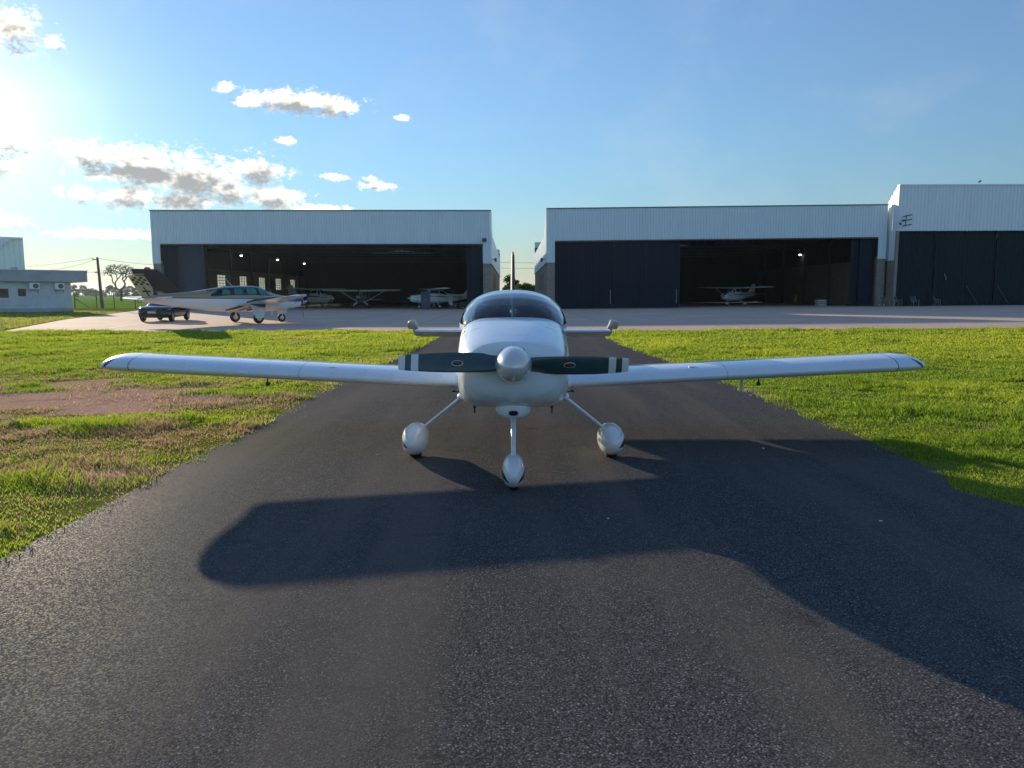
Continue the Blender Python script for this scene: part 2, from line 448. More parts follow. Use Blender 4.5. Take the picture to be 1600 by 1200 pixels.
def field_mat():
    m, t, b = nodes('crop_field')
    f = noise_out(t, 0.5, 6, 0.65); g = noise_out(t, 2.5, 4, 0.6, vscale=(0.25, 1, 1))
    c = mixc(t, mrange(t, f, 0.3, 0.7), (0.12, 0.24, 0.03), (0.24, 0.36, 0.05))
    t.links.new(mixc(t, mrange(t, g, 0.5, 0.75, 0, 0.6), c, (0.09, 0.15, 0.03)), b.inputs['Base Color']); b.inputs['Roughness'].default_value = 0.9; b.inputs['Specular IOR Level'].default_value = 0.0
    bump(t, b, g, 0.8, 0.3)
    return m
def geom(a, b, n): return list(np.geomspace(a, b, n))
gx = sorted([-x for x in geom(30, 4000, 26)] + list(np.arange(-29, 29, 0.5)) + geom(29.5, 4000, 26))
gy = [-60, -20, -5] + list(np.arange(0, 36, 0.5)) + geom(37, 6000, 40)
grid_sheet('ground', gx, gy, 0.0, ground_mat(), 'structure', attr=soil_mask)

grid_sheet('field', [-700, -400, -250, -160, -110, -80, -60, -48, -39.5], [86, 95, 110, 130, 160, 200, 260, 330, 420, 600], 0.012, field_mat(), 'structure')

def asphalt_mat():
    m, t, b = nodes('worn_asphalt')
    c = N(t, 'ShaderNodeTexCoord')
    def vor(scale, feature='F1'):
        v = N(t, 'ShaderNodeTexVoronoi', feature=feature); t.links.new(c.outputs['Object'], v.inputs['Vector']); v.inputs['Scale'].default_value = scale
        return v
    v1 = vor(120); v2 = vor(60)
    big = noise_out(t, 0.35, 5, 0.6); tracks = noise_out(t, 1.0, 4, 0.55, vscale=(1.3, 0.12, 1)); mid = noise_out(t, 4, 5, 0.65); fine = noise_out(t, 160, 2, 0.5)
    sep = N(t, 'ShaderNodeSeparateColor'); t.links.new(v1.outputs['Color'], sep.inputs[0])
    stone = mixc(t, mrange(t, sep.outputs[0], 0.1, 1.0, smooth=False), (0.062, 0.063, 0.066), (0.165, 0.164, 0.164))
    stone = mixc(t, mrange(t, sep.outputs[1], 0.93, 0.97), stone, (0.30, 0.295, 0.29))
    gap = mrange(t, v1.outputs['Distance'], 0.35, 0.75)
    col = mixc(t, gap, stone, (0.035, 0.035, 0.037))
    col = mixc(t, mrange(t, tracks, 0.42, 0.66, 0, 0.6), col, (0.135, 0.118, 0.108))
    col = mixc(t, mrange(t, mid, 0.5, 0.75, 0, 0.45), col, (0.065, 0.064, 0.064))
    col = mixc(t, mrange(t, big, 0.5, 0.7, 0, 0.35), col, (0.145, 0.130, 0.120))
    st = noise_out(t, 0.9, 6, 0.7); sk = noise_out(t, 2.2, 5, 0.7, vscale=(0.6, 3.0, 1))
    col = mixc(t, mrange(t, st, 0.60, 0.72, 0, 0.6), col, (0.030, 0.030, 0.032))
    col = mixc(t, mrange(t, sk, 0.62, 0.70, 0, 0.4), col, (0.036, 0.036, 0.037))
    t.links.new(col, b.inputs['Base Color'])
    t.links.new(mrange(t, sep.outputs[2], 0, 1, 0.55, 0.9), b.inputs['Roughness'])
    b.inputs['Specular IOR Level'].default_value = 0.01
    h = mth(t, 'ADD', mth(t, 'MULTIPLY', v1.outputs['Distance'], -0.7), mth(t, 'MULTIPLY', fine, 0.35))
    h = mth(t, 'ADD', h, mth(t, 'MULTIPLY', v2.outputs['Distance'], -0.4))
    bump(t, b, h, 0.22, 0.004)
    return m
def edge_l(y): return -3.12 + 0.36 * float(sstep(11, 24, np.array(y))) + 0.10 * (float(vfbm(np.array(y * 0.9), np.array(1.3), 5)) - 0.5) - 0.5 * float(sstep(28, 32, np.array(y)))
def edge_r(y):
    return 3.9 - 0.38 * float(sstep(13, 24, np.array(y))) + 0.16 * (float(vfbm(np.array(y * 0.8), np.array(7.7), 6)) - 0.5) + 0.9 * float(sstep(27.5, 32, np.array(y))) - 0.22 * math.exp(-((y - 5.95) / 0.35)**2)
AS = asphalt_mat()
bm = NB()
prev = None
for y in list(np.arange(-8, 31.6, 0.15)) + [31.7]:
    l, r = edge_l(y), edge_r(y)
    row = [bm.verts.new((l + (r - l) * k / 10, y, gz(l + (r - l) * k / 10, y) + 0.006)) for k in range(11)]
    if prev:
        for k in range(10): bm.faces.new((prev[k], prev[k + 1], row[k + 1], row[k]))
    prev = row
tag(mk('taxiway', bm, AS), kind='structure')

def apron_mat():
    m, t, b = nodes('apron_concrete')
    x, y, z = objxyz(t)
    f1 = noise_out(t, 0.25, 6, 0.65); f2 = noise_out(t, 2.5, 6, 0.65, vscale=(0.35, 1, 1)); f3 = noise_out(t, 60, 2)
    col = mixc(t, mrange(t, f1, 0.35, 0.7), (0.58, 0.43, 0.345), (0.69, 0.51, 0.405))
    col = mixc(t, mrange(t, f2, 0.45, 0.75, 0, 0.6), col, (0.40, 0.30, 0.245))
    def joint(v, per, wd):
        mm = mth(t, 'PINGPONG', v, per / 2)
        return mth(t, 'LESS_THAN', mm, wd)
    jj = mth(t, 'MAXIMUM', joint(x, 5.0, 0.03), joint(y, 5.0, 0.03))
    col = mixc(t, mth(t, 'MULTIPLY', jj, 0.55), col, (0.16, 0.13, 0.11))
    t.links.new(col, b.inputs['Base Color']); b.inputs['Roughness'].default_value = 0.9; b.inputs['Specular IOR Level'].default_value = 0.08
    bump(t, b, f3, 0.2, 0.01)
    return m
AP = apron_mat()
bm = NB(); prev = None
for y in [31.7, 34, 37, 40, 43, 46.6, 50, 55, 60, 66, 72, 77, 78.2, 90, 110, 140]:
    l = np.interp(y, [31.7, 46.6, 66, 78, 140], [-22.0, -28.3, -34.8, -38.5, -38.5])
    xs = np.concatenate([np.linspace(l, 0, 12), np.linspace(4, 80, 20)])
    row = [bm.verts.new((x, y, gz(x, y) + 0.013)) for x in xs]
    if prev:
        for k in range(len(row) - 1): bm.faces.new((prev[k], prev[k + 1], row[k + 1], row[k]))
    prev = row
tag(mk('apron', bm, AP), kind='structure')
# painted guide line on the apron
bm = NB(); prev = None
for (x, y) in ((-18.6, 31.9), (-19.3, 36), (-20.2, 40.4), (-21.4, 46), (-23.0, 52)):
    row = [bm.verts.new((x + d, y, 0.019)) for d in (-0.07, 0.07)]
    if prev: bm.faces.new((prev[0], prev[1], row[1], row[0]))
    prev = row
tag(mk('painted_line', bm, paint('worn_white_line', (0.55, 0.52, 0.47), 0.8, var=0.3, scale=2)), kind='structure')

# ------------------------------------------------------------------ buildings
def corr(bm, a0, a1, z0, z1, off, pitch=0.29, depth=0.075, axis='x', top=0.45, slopez=None):
    """trapezoid-ribbed sheet along x (facing -y) or along y (facing +-x), with a thickness behind it"""
    prof = []; a = a0; k = pitch
    sg = -1
    while a < a1 - 1e-4:
        for fr, d in ((0.0, 0), (0.5 - 0.5 * top, 0), (0.62 - 0.5 * top, 1), (0.5 + 0.38 * top, 1), (0.62 + 0.38 * top, 0)):
            q = a + fr * k
            if q < a1: prof.append((q, d * depth))
        a += k
    prof.append((a1, 0))
    zt = slopez or (lambda q: z1)
    def P(q, d, z): return Vector((q, off - d, z)) if axis == 'x' else Vector((off + d, q, z)) if axis == 'y+' else Vector((off - d, q, z))
    lo = [bm.verts.new(P(q, d, z0)) for q, d in prof]; hi = [bm.verts.new(P(q, d, zt(q))) for q, d in prof]
    bl = [bm.verts.new(P(q, -0.05, z0)) for q, d in prof]; bh = [bm.verts.new(P(q, -0.05, zt(q))) for q, d in prof]
    for i in range(len(prof) - 1):
        bm.faces.new((lo[i], lo[i + 1], hi[i + 1], hi[i])); bm.faces.new((bl[i + 1], bl[i], bh[i], bh[i + 1]))
        bm.faces.new((hi[i], hi[i + 1], bh[i + 1], bh[i])); bm.faces.new((lo[i + 1], lo[i], bl[i], bl[i + 1]))
    for i in (0, -1):
        bm.faces.new((lo[i], hi[i], bh[i], bl[i]))

def door_panel(root, x0, x1, y, z1, mat, handle=False, name='sliding_door', label=None):
    bm = NB(); corr(bm, x0, x1, 0.06, z1, y, 0.24, 0.03)
    o = mk(name, bm, mat, root)
    if label: o['label'] = label
    bm = NB()
    for a in (x0, x1 - 0.09): box(bm, a, a + 0.09, y - 0.055, y - 0.034, 0.06, z1)
    box(bm, x0 + 0.09, x1 - 0.09, y - 0.055, y - 0.034, 0.06, 0.18)
    mk('door_frame', bm, M['door_frame'], o)
    if handle:
        bm = NB(); tube(bm, [(x1 - 0.35, y - 0.12, 0.5), (x1 - 0.35, y - 0.12, 2.0)], 0.035)
        for z in (0.55, 1.95): tube(bm, [(x1 - 0.35, y - 0.12, z), (x1 - 0.35, y - 0.03, z)], 0.025)
        mk('door_handle', bm, M['galv'], o)
    return o

def hangar(name, label, x0, x1, yf, depth, ztop, zopen, zpil, eave, ry=0.0, z=0.0, left_win=(), slits=(0, 0), pil=0.85, sheet='sheet', group=None):
    cx = (x0 + x1) / 2; W = (x1 - x0) / 2
    root = empty(name, (cx, yf, z), 0, label, 'hangar', group, ry)
    # front band
    bm = NB(); corr(bm, -W, W, zopen, ztop, 0.0); mk('front_cladding', bm, M[sheet], root)
    bm = NB(); box(bm, -W - 0.03, W + 0.03, -0.08, 0.30, ztop - 0.02, ztop + 0.10); mk('roof_flashing', bm, M['flash'], root)
    for s in (-1, 1):
        a, b = (-W, -W + pil) if s < 0 else (W - pil, W)
        bm = NB(); corr(bm, a, b, zpil, zopen - 0.004, 0.0); mk('pillar_cladding', bm, M[sheet], root)
        bm = NB(); box(bm, a + 0.02, b - 0.02, 0.06, 0.5, 0, zpil + 0.3); mk('pillar', bm, M['block'], root)
    bm = NB(); box(bm, -W + pil, W - pil, 0.07, 0.4, zopen - 0.12, zopen + 0.3); mk('lintel', bm, M['steel'], root)
    # side walls: block below, sheet above
    for s in (-1, 1):
        xo = s * W
        a, b = (xo, xo + 0.2) if s < 0 else (xo - 0.2, xo)
        bm = NB()
        wins = sorted(left_win) if s < 0 else []
        ys = 0.52
        for (u0, u1, zz0, zz1) in wins:
            box(bm, a, b, ys, u0, 0, zpil); box(bm, a, b, u0, u1, 0, zz0); box(bm, a, b, u0, u1, zz1, zpil); ys = u1
        box(bm, a, b, ys, depth, 0, zpil)
        wall = mk('side_wall', bm, M['block'], root)
        for (u0, u1, zz0, zz1) in wins:
            bm = NB()
            xm = (a + b) / 2
            for k in range(4): y = u0 + (u1 - u0) * k / 3; box(bm, xm - 0.03, xm + 0.03, y - 0.03, y + 0.03, zz0, zz1)
            for k in range(6): q = zz0 + (zz1 - zz0) * k / 5; box(bm, xm - 0.028, xm + 0.028, u0, u1, q - 0.028, q + 0.028)
            f = mk('window', bm, M['black'], root)
            bm = NB(); box(bm, xm - 0.004, xm + 0.004, u0, u1, zz0, zz1); mk('pane', bm, M['pane'], f)
        if slits[0 if s < 0 else 1]:
            for k in range(4):
                y0 = 9 + k * 4.2
                bm = NB(); xx = xo + s * 0.012; box(bm, min(xo - s * 0.05, xx), max(xo - s * 0.05, xx), y0, y0 + 0.9, 2.2, 4.2)
                mk('slit_window', bm, M['hole'], root)
        bm = NB()
        corr(bm, 0.1, depth, zpil, eave, xo + s * 0.03, 0.5, 0.045, 'y+' if s > 0 else 'y-', slopez=lambda q: max(eave, ztop - 0.05 - (ztop - eave) * min(1, max(0, (q - 0.6)) / 3.2)))
        mk('side_cladding', bm, M[sheet], root)
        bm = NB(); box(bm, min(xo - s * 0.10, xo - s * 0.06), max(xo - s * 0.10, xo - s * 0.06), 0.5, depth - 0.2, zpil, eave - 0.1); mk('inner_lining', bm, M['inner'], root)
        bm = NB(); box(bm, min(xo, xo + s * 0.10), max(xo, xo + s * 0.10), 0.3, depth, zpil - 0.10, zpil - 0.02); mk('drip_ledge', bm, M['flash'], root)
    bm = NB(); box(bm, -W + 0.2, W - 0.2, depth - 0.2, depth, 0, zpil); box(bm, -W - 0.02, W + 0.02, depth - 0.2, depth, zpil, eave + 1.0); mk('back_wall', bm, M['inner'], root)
    bm = NB(); corr(bm, -W, W, eave, ztop - 0.6, depth + 0.3); mk('rear_parapet', bm, M[sheet], root)
    bm = NB()
    for s in (-1, 1):
        pts = [(s * (W - 0.01), eave - 0.12), (0, ztop - 0.75), (0, ztop - 0.6), (s * (W - 0.01), eave + 0.02)]
        prism(bm, pts, 0.35, depth)
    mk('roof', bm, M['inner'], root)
    # frame: columns and trusses
    for k in range(1, int(depth // 7.75)):
        y = k * 7.75 + 5.2
        bm = NB()
        for s in (-1, 1): box(bm, s * (W - 0.32) - 0.1, s * (W - 0.32) + 0.1, y - 0.15, y + 0.15, 0, eave - 0.3)
        box(bm, -W + 0.25, W - 0.25, y - 0.05, y + 0.05, eave - 0.85, eave - 0.70)
        nb = 14
        for q in range(nb):
            xa = -W + 0.3 + (2 * W - 0.6) * q / nb; xb = -W + 0.3 + (2 * W - 0.6) * (q + 1) / nb
            za, zb = eave - 0.78, eave - 0.2 + (ztop - 0.8 - eave) * (1 - abs((xa + xb) / 2) / W)
            tube(bm, [(xa, y, za), ((xa + xb) / 2, y, zb), (xb, y, za)], 0.04, 6)
        mk('roof_truss', bm, M['steel'], root)
    return root

LW = [(16.4 + 7.75 * k, 19.4 + 7.75 * k, 2.3, 4.1) for k in range(5)]
HL = hangar('hangar', 'pale blue corrugated hangar with wide open front and lit windows inside, behind the twin-engined aeroplane',
            -37.6, -2.2, 78, 56, 10.2, 6.85, 4.8, 7.9, left_win=LW, slits=(0, 1))
w2 = 17.7
door_panel(HL, -w2 + 0.9, -w2 + 2.4, 0.62, 6.72, M['door'])
door_panel(HL, -w2 + 2.2, -w2 + 5.1, 0.90, 6.72, M['door_blue'], label='blue grey corrugated sliding door beside the left pillar')
door_panel(HL, w2 - 2.0, w2 - 0.95, 0.62, 6.72, M['door'])
door_panel(HL, w2 - 2.6, w2 - 1.4, 0.90, 6.72, M['door'])
HR = hangar('hangar', 'pale blue corrugated hangar half closed by dark blue sliding doors, right of the taxiway',
            3.7, 39.15, 78, 40, 10.4, 7.15, 4.9, 7.9, ry=-R(0.66), z=0.20, slits=(1, 0))
for i, (a, b) in enumerate(((-17.0, -13.9), (-13.9, -10.6), (-10.6, -7.2), (-7.2, -3.6))):
    door_panel(HR, a, b - 0.02, 0.62 + 0.14 * (i % 2), 7.02, M['door'], handle=i in (1, 3))
door_panel(HR, 15.3, 16.8, 0.70, 7.02, M['door']); door_panel(HR, 14.5, 16.3, 0.98, 7.02, M['door'])
# the tall hangar at the right edge
HT = empty('hangar', (54.4, 76.6, 0.34), 0, 'tallest hangar, white corrugated above closed dark green doors, at the right edge', 'hangar', None, -R(0.2))
bm = NB(); corr(bm, -15, 15, 7.75, 12.25, 0.0, 0.36, 0.05); mk('front_cladding', bm, M['sheet2'], HT)
bm = NB(); box(bm, -15.03, 15.03, -0.1, 0.35, 12.24, 12.38); mk('roof_flashing', bm, M['sheet'], HT)
bm = NB(); box(bm, -15.0, -14.7, 0.1, 40, 0, 4.8); mk('side_wall', bm, M['block'], HT)
bm = NB(); box(bm, 14.7, 15.0, 0.1, 40, 0, 4.8); mk('side_wall', bm, M['block'], HT)
for s in (-1, 1):
    bm = NB(); corr(bm, 0.07, 40, 4.8, 9.6, s * 15.0, 0.5, 0.045, 'y+' if s > 0 else 'y-', slopez=lambda q: max(9.6, 12.2 - 2.6 * min(1, max(0, q - 0.5) / 3))); mk('side_cladding', bm, M['sheet2'], HT)
bm = NB(); box(bm, -14.7, 14.7, 39.8, 40, 0, 9.6); mk('back_wall', bm, M['sheet2'], HT)
bm = NB(); prism(bm, [(-14.9, 9.45), (14.9, 9.45), (0, 11.8)], 0.4, 40); mk('roof', bm, M['sheet2'], HT)
xs = [-14.75, -13.9, -10.7, -7.6, -4.4, -1.3, 1.8, 5, 8.2, 11.4, 14.7]
for i in range(len(xs) - 1):
    d = door_panel(HT, xs[i], xs[i + 1] - 0.03, 0.45 + 0.13 * (i % 2), 7.74, M['door_green'])
    if i in (2, 5):
        bm = NB(); tube(bm, [(xs[i] + 1.0, 0.30, 3.45), (xs[i] + 1.25, 0.30, 2.8)], 0.035); mk('door_handle', bm, M['galv'], d)
        bm = NB(); box(bm, xs[i] - 0.9, xs[i] - 0.5, 0.30, 0.41, 5.2, 5.5); mk('vent', bm, M['hole'], d)
    if i in (3, 4):
        bm = NB(); tube(bm, [(xs[i] + 0.3, 0.36, 2.2), (xs[i] + 1.6, 0.36, 0.3)], 0.03); mk('brace', bm, M['steel'], d)
bm = NB(); box(bm, -15.02, -14.74, 0.02, 0.4, 0, 7.74); mk('pillar', bm, M['block'], HT)

# lamps on and in the hangars
def emis(name, col, s):
    m, t, b = nodes(name)
    b.inputs['Base Color'].default_value = (*col, 1)
    b.inputs['Emission Color'].default_value = (*col, 1); b.inputs['Emission Strength'].default_value = s
    return m
M['lit'] = emis('lit_lamp', (1, 0.97, 0.9), 7)
lampsrc = None
for (px, py, Y, lab) in ((377, 399, 98, 'lit hangar lamp nearest the open doors, first of three in the left hangar'), (433.5, 405.5, 110, 'lit hangar lamp in the middle of three in the left hangar'),
                         (475.5, 411.5, 123, 'lit hangar lamp farthest from the doors, third of three in the left hangar'), (1250, 397.5, 100, 'single lit lamp hanging in the dark right hangar')):
    p = at(px, py, Y)
    if lampsrc is None:
        lampsrc = empty('hangar_lamp', p)
        bm = NB(); lathe(bm, [(0.0, 0.42), (0.18, 0.34), (0.42, 0.12), (0.5, 0.1)], 'Z', n=20); mk('lamp_shade', bm, M['alu'], lampsrc, True)
        bm = NB(); ball(bm, (0, 0, -0.05), (0.26, 0.26, 0.17)); mk('bulb', bm, M['lit'], lampsrc, True)
        bm = NB(); tube(bm, [(0, 0, 0.5), (0, 0, 1.6)], 0.02, 6); mk('cord', bm, M['black'], lampsrc)
        o = lampsrc
    else:
        o = copy_tree(lampsrc); o.location = p
    o.scale = (0.62, 0.62, 0.62)
    tag(o, lab, 'lamp', 'lit lamps hanging in the hangars')
def flood(px, py, Y, rz, lab):
    o = empty('floodlight', at(px, py, Y), rz, lab, 'floodlight', 'floodlights on the hangar corners')
    bm = NB(); box(bm, -0.22, 0.22, -0.5, -0.28, -0.18, 0.18); mk('housing', bm, M['black'], o)
    bm = NB(); box(bm, -0.18, 0.18, -0.515, -0.502, -0.14, 0.14); mk('lens', bm, M['dark_glass'], o)
    bm = NB(); tube(bm, [(0, -0.3, 0), (0, 0.05, 0.1)], 0.04); mk('bracket', bm, M['steel'], o)
flood(757, 375.5, 77.9, 0, 'small dark floodlight on the right end of the left hangar front')
flood(852, 406, 79.2, -PI / 2, 'black floodlight on the side wall of the right hangar facing the gap')
flood(768.5, 406, 79.0, PI / 2, 'small floodlight on the side wall of the left hangar facing the gap')
o = empty('wall_bracket', (39.75, 76.5, 9.05), 0, 'dark branching metal bracket on the lower left corner of the tall hangar front', 'bracket')
bm = NB()
tube(bm, [(0, 0.05, 0), (0, -0.5, 0.05)], 0.05); mk('arm', bm, M['black'], o)
bm = NB()
for z in (-0.5, 0.0, 0.45): tube(bm, [(-0.15, -0.5, z - 0.08), (0.75, -0.5, z + 0.1)], 0.05)
tube(bm, [(0.1, -0.5, -0.5), (0.2, -0.5, 0.5)], 0.04); tube(bm, [(-0.3, -0.5, -0.4), (-0.5, -0.5, -0.3)], 0.09)
mk('rods', bm, M['black'], o)
p = at(1530.5, 291.2, 76.7)
o = empty('bird', (p.x, p.y, 12.82), 0.6, 'small dark bird perched on the roof edge of the tall hangar', 'bird')
bm = NB(); loft(bm, [[Vector((x, r * math.cos(2 * PI * k / 10), z + 0.8 * r * math.sin(2 * PI * k / 10))) for k in range(10)] for x, r, z in
                     ((-0.42, 0.015, 0.03), (-0.3, 0.04, 0.07), (-0.15, 0.08, 0.12), (0, 0.10, 0.16), (0.12, 0.08, 0.22), (0.18, 0.055, 0.28), (0.24, 0.05, 0.31), (0.29, 0.03, 0.31), (0.34, 0.006, 0.29))])
for s in (-1, 1): tube(bm, [(0, s * 0.03, 0.1), (0.02, s * 0.03, -0.02)], 0.01, 6)
mk('plumage', bm, M['black'], o, True)

# low office building at the left edge
dirv = Vector((-0.77, -0.64, 0)); LB0 = Vector((-41.0, 69.0, 0))
LB = empty('office_building', LB0, math.atan2(0.64, 0.77), 'low grey flat-roofed building with deep parapet slab and two wall air conditioners at left edge', 'building')
# local frame: +x along the wall to its right end (0), front face at y = 0
bm = NB()
wx = [(-5.9, -4.85, 1.3, 2.1), (-4.15, -3.55, 1.45, 2.1)]
xa = -16.0
for (a, b, z0, z1) in wx:
    box(bm, xa, a, 0, 0.2, 0, 2.75); box(bm, a, b, 0, 0.2, 0, z0); box(bm, a, b, 0, 0.2, z1, 2.75); xa = b
box(bm, xa, 0, 0, 0.2, 0, 2.75)
box(bm, -0.2, 0, 0.2, 8, 0, 2.75); box(bm, -16, -0.2, 7.8, 8, 0, 2.75)
mk('wall', bm, M['plaster'], LB)
bm = NB(); box(bm, -16, 1.3, -0.55, 8.6, 2.75, 3.72); mk('roof_slab', bm, M['plaster_dark'], LB)
bm = NB(); box(bm, -16, 1.36, -0.60, 8.65, 3.724, 3.80); mk('roof_edge', bm, M['plaster'], LB)
bm = NB(); box(bm, -16, 0.02, -0.035, -0.004, 0, 0.35); mk('plinth', bm, M['plaster_dark'], LB)
for (a, b, z0, z1) in wx:
    bm = NB()
    for q in (a, (a + b) / 2 - 0.03, b - 0.06): box(bm, q, q + 0.06, 0.05, 0.12, z0, z1)
    for q in (z0, z1 - 0.06): box(bm, a + 0.06, b - 0.06, 0.053, 0.117, q, q + 0.06)
    f = mk('window', bm, M['black'], LB)
    bm = NB(); box(bm, a + 0.03, b - 0.03, 0.08, 0.09, z0 + 0.03, z1 - 0.03); mk('pane', bm, M['dark_glass'], f)
bm = NB(); box(bm, -4.4, -3.9, 1.0, 1.5, 3.8, 4.05); mk('roof_vent', bm, M['plaster_dark'], LB)
src = None
for xx, lab in ((-2.9, 'white wall-mounted air conditioner nearer the small window of the low building'), (-0.95, 'white wall-mounted air conditioner nearest the right end of the low building')):
    if src is None:
        src = o = empty('air_conditioner', LB0 + Matrix.Rotation(math.atan2(0.64, 0.77), 3, 'Z') @ Vector((xx, 0, 2.05)), math.atan2(0.64, 0.77))
        bm = NB(); box(bm, -0.38, 0.38, -0.42, -0.1, 0, 0.58); mk('casing', bm, M['white'], o)
        bm = NB(); lathe(bm, [(-0.425, 0.22), (-0.435, 0.2), (-0.435, 0.02)], 'Y', (0.08, 0, 0.3), 20); mk('fan_grille', bm, M['steel'], o)
        bm = NB()
        for q in (-0.3, 0.26): box(bm, q, q + 0.04, -0.42, -0.002, -0.05, -0.004); box(bm, q, q + 0.04, -0.04, -0.002, -0.35, -0.05)
        mk('bracket', bm, M['steel'], o)
    else:
        o = copy_tree(src); o.location = LB0 + Matrix.Rotation(math.atan2(0.64, 0.77), 3, 'Z') @ Vector((xx, 0, 2.05))
    tag(o, lab, 'air conditioner', 'wall air conditioners on the low building')
# taller shed behind it
p = at(42, 460, 100)
SB = empty('storage_shed', (p.x, 100, 0), R(35), 'tall pale blue sheet-clad shed rising behind the low grey building', 'shed')
bm = NB(); corr(bm, -30, 0, 0, 9.0, 0.0, 0.6, 0.04); mk('front_cladding', bm, M['sheet'], SB)
bm = NB(); corr(bm, 0.05, 18, 0, 9.0, 0.0, 0.6, 0.04, 'y+'); box(bm, -30, -29.9, 0.1, 18, 0, 9); box(bm, -30, 0, 17.9, 18, 0, 9); mk('side_cladding', bm, M['sheet'], SB)
bm = NB(); prism(bm, [(-0.0, 9.05), (-1.1, 9.1), (-3.6, 7.2), (-3.6, 7.05), (-1.15, 8.9), (0.0, 8.9)], -0.4, -0.06); mk('gutter', bm, M['white'], SB)
bm = NB(); box(bm, -30, 0.05, 0.06, 18, 9.0, 9.15); mk('roof', bm, M['sheet'], SB)

# ------------------------------------------------------------------ utility pole, wires, fence
pb = at(160, 481, 84); pt = at(152, 402, 84)
UP = empty('utility_pole', (pb.x, 84, 0), 0, 'brown utility pole leaning slightly, left of the bare tree', 'utility pole')
dx = pt.x - pb.x
bm = NB(); tube(bm, [(0, 0, 0), (dx, 0, pt.z)], [0.19, 0.12], 12); mk('mast', bm, paint('weathered_wood', (0.16, 0.12, 0.09), 0.9, var=0.3, scale=4, vscale=(6, 6, 0.4)), UP, True)
bm = NB(); tube(bm, [(dx - 0.55, 0, pt.z - 0.25), (dx + 0.1, 0, pt.z - 0.25)], 0.05, 8); mk('crossarm', bm, M['steel'], UP)
bm = NB(); tube(bm, [(dx - 0.4, 0, pt.z - 1.7), (dx + 0.1, 0, pt.z - 1.7)], 0.05, 8); mk('crossarm', bm, M['steel'], UP)
bm = NB()
bm.free()
for q in (-0.5, 0.05):
    bm = NB(); lathe(bm, [(pt.z - 0.22, 0.03), (pt.z - 0.17, 0.06), (pt.z - 0.1, 0.06), (pt.z - 0.05, 0.03)], 'Z', (dx + q, 0, 0), 10); mk('insulator', bm, M['white'], UP, True)
def wire(a, b, sag, lab, rad=0.016):
    bm = NB(); pts = [a.lerp(b, k / 16) - Vector((0, 0, sag * 4 * (k / 16) * (1 - k / 16))) for k in range(17)]
    tube(bm, pts, rad, 6)
    tag(mk('overhead_wire', bm, M['black'], None, True), lab, 'wire', 'overhead wires')
top = Vector((pt.x, 84, pt.z - 0.2))
wire(top + Vector((-0.5, 0, 0.1)), at(44, 416, 75), 0.1, 'upper overhead wire from the pole down to the low building roof')
wire(top + Vector((-0.5, 0, -0.1)), at(52, 423, 72), 0.3, 'middle overhead wire from the pole to the low building roof')
wire(top + Vector((0, 0, -1.4)), at(54, 423, 71), 0.15, 'lowest overhead wire between the pole and the low building')
wire(top + Vector((0.05, 0, 0.1)), at(240, 413.5, 82), 0.1, 'overhead wire from the pole top to the left hangar corner')
wire(Vector((-30, 150, 8.4)), Vector((40, 150, 8.0)), 0.3, 'higher of two thin wires crossing the gap between the hangars', 0.03)
wire(Vector((-30, 150, 7.2)), Vector((40, 150, 7.0)), 0.3, 'lower of two thin wires crossing the gap between the hangars', 0.03)
FE = empty('wire_fence', (-48, 83, 0), 0, 'thin post and wire fence along the green field beside the pole', 'fence')
fx = [-8, -5, -3.4, -1.9, 0.6, 2.6, 5.0, 7.4, 9.8]
for q in fx:
    bm = NB(); box(bm, q - 0.045, q + 0.045, 1.5 - 0.045, 1.5 + 0.045, 0, 1.75); mk('post', bm, M['steel'], FE)
bm = NB()
for z in (0.35, 0.7, 1.05, 1.4, 1.7): tube(bm, [(-8, 1.5, z), (9.8, 1.5, z)], 0.008, 5)
mk('wire', bm, M['galv'], FE)
bm = NB(); tube(bm, [(-1.9, 1.45, 1.2), (-0.3, 1.45, 0.1)], 0.04, 6); mk('stay', bm, M['steel'], FE)

# ------------------------------------------------------------------ the white light aircraft on the taxiway (local: x right, y towards its tail)
AC = empty('light_aircraft', (0.012, 5.83, 0), 0, 'white low-wing light aircraft facing the camera with its two-blade propeller level, on the taxiway', 'aircraft')
hull = Body([  # y, half width, top, bottom, widest, n top, n bottom
    (0.045, 0.20, 1.205, 0.87, 1.05, 2.2, 2.4), (0.06, 0.30, 1.215, 0.82, 1.05, 2.4, 2.8), (0.10, 0.365, 1.225, 0.765, 1.04, 2.5, 3.2), (0.20, 0.425, 1.245, 0.70, 1.02, 2.6, 3.8),
    (0.40, 0.468, 1.285, 0.638, 1.0, 2.7, 4.6), (0.70, 0.495, 1.335, 0.605, 1.0, 3.0, 5.2), (1.00, 0.508, 1.372, 0.597, 1.0, 3.5, 5.4), (1.20, 0.515, 1.385, 0.592, 1.0, 3.9, 5.4),
    (1.36, 0.522, 1.375, 0.588, 1.0, 4.2, 5.4), (1.60, 0.53, 1.30, 0.586, 1.0, 4.5, 5.4), (2.0, 0.535, 1.275, 0.586, 1.0, 6, 5.4), (2.9, 0.50, 1.275, 0.62, 1.0, 6, 4.5),
    (3.05, 0.488, 1.30, 0.63, 1.0, 4, 4.2), (3.25, 0.47, 1.385, 0.645, 1.0, 2.4, 4), (4.0, 0.345, 1.28, 0.74, 1.02, 2.3, 3), (5.0, 0.17, 1.19, 0.88, 1.05, 2.2, 2.4), (5.65, 0.05, 1.14, 0.97, 1.06, 2, 2)], 'y')
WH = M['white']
bm = NB(); hull.build(bm, 56, 0.05); mk('fuselage', bm, WH, AC, True, 55)
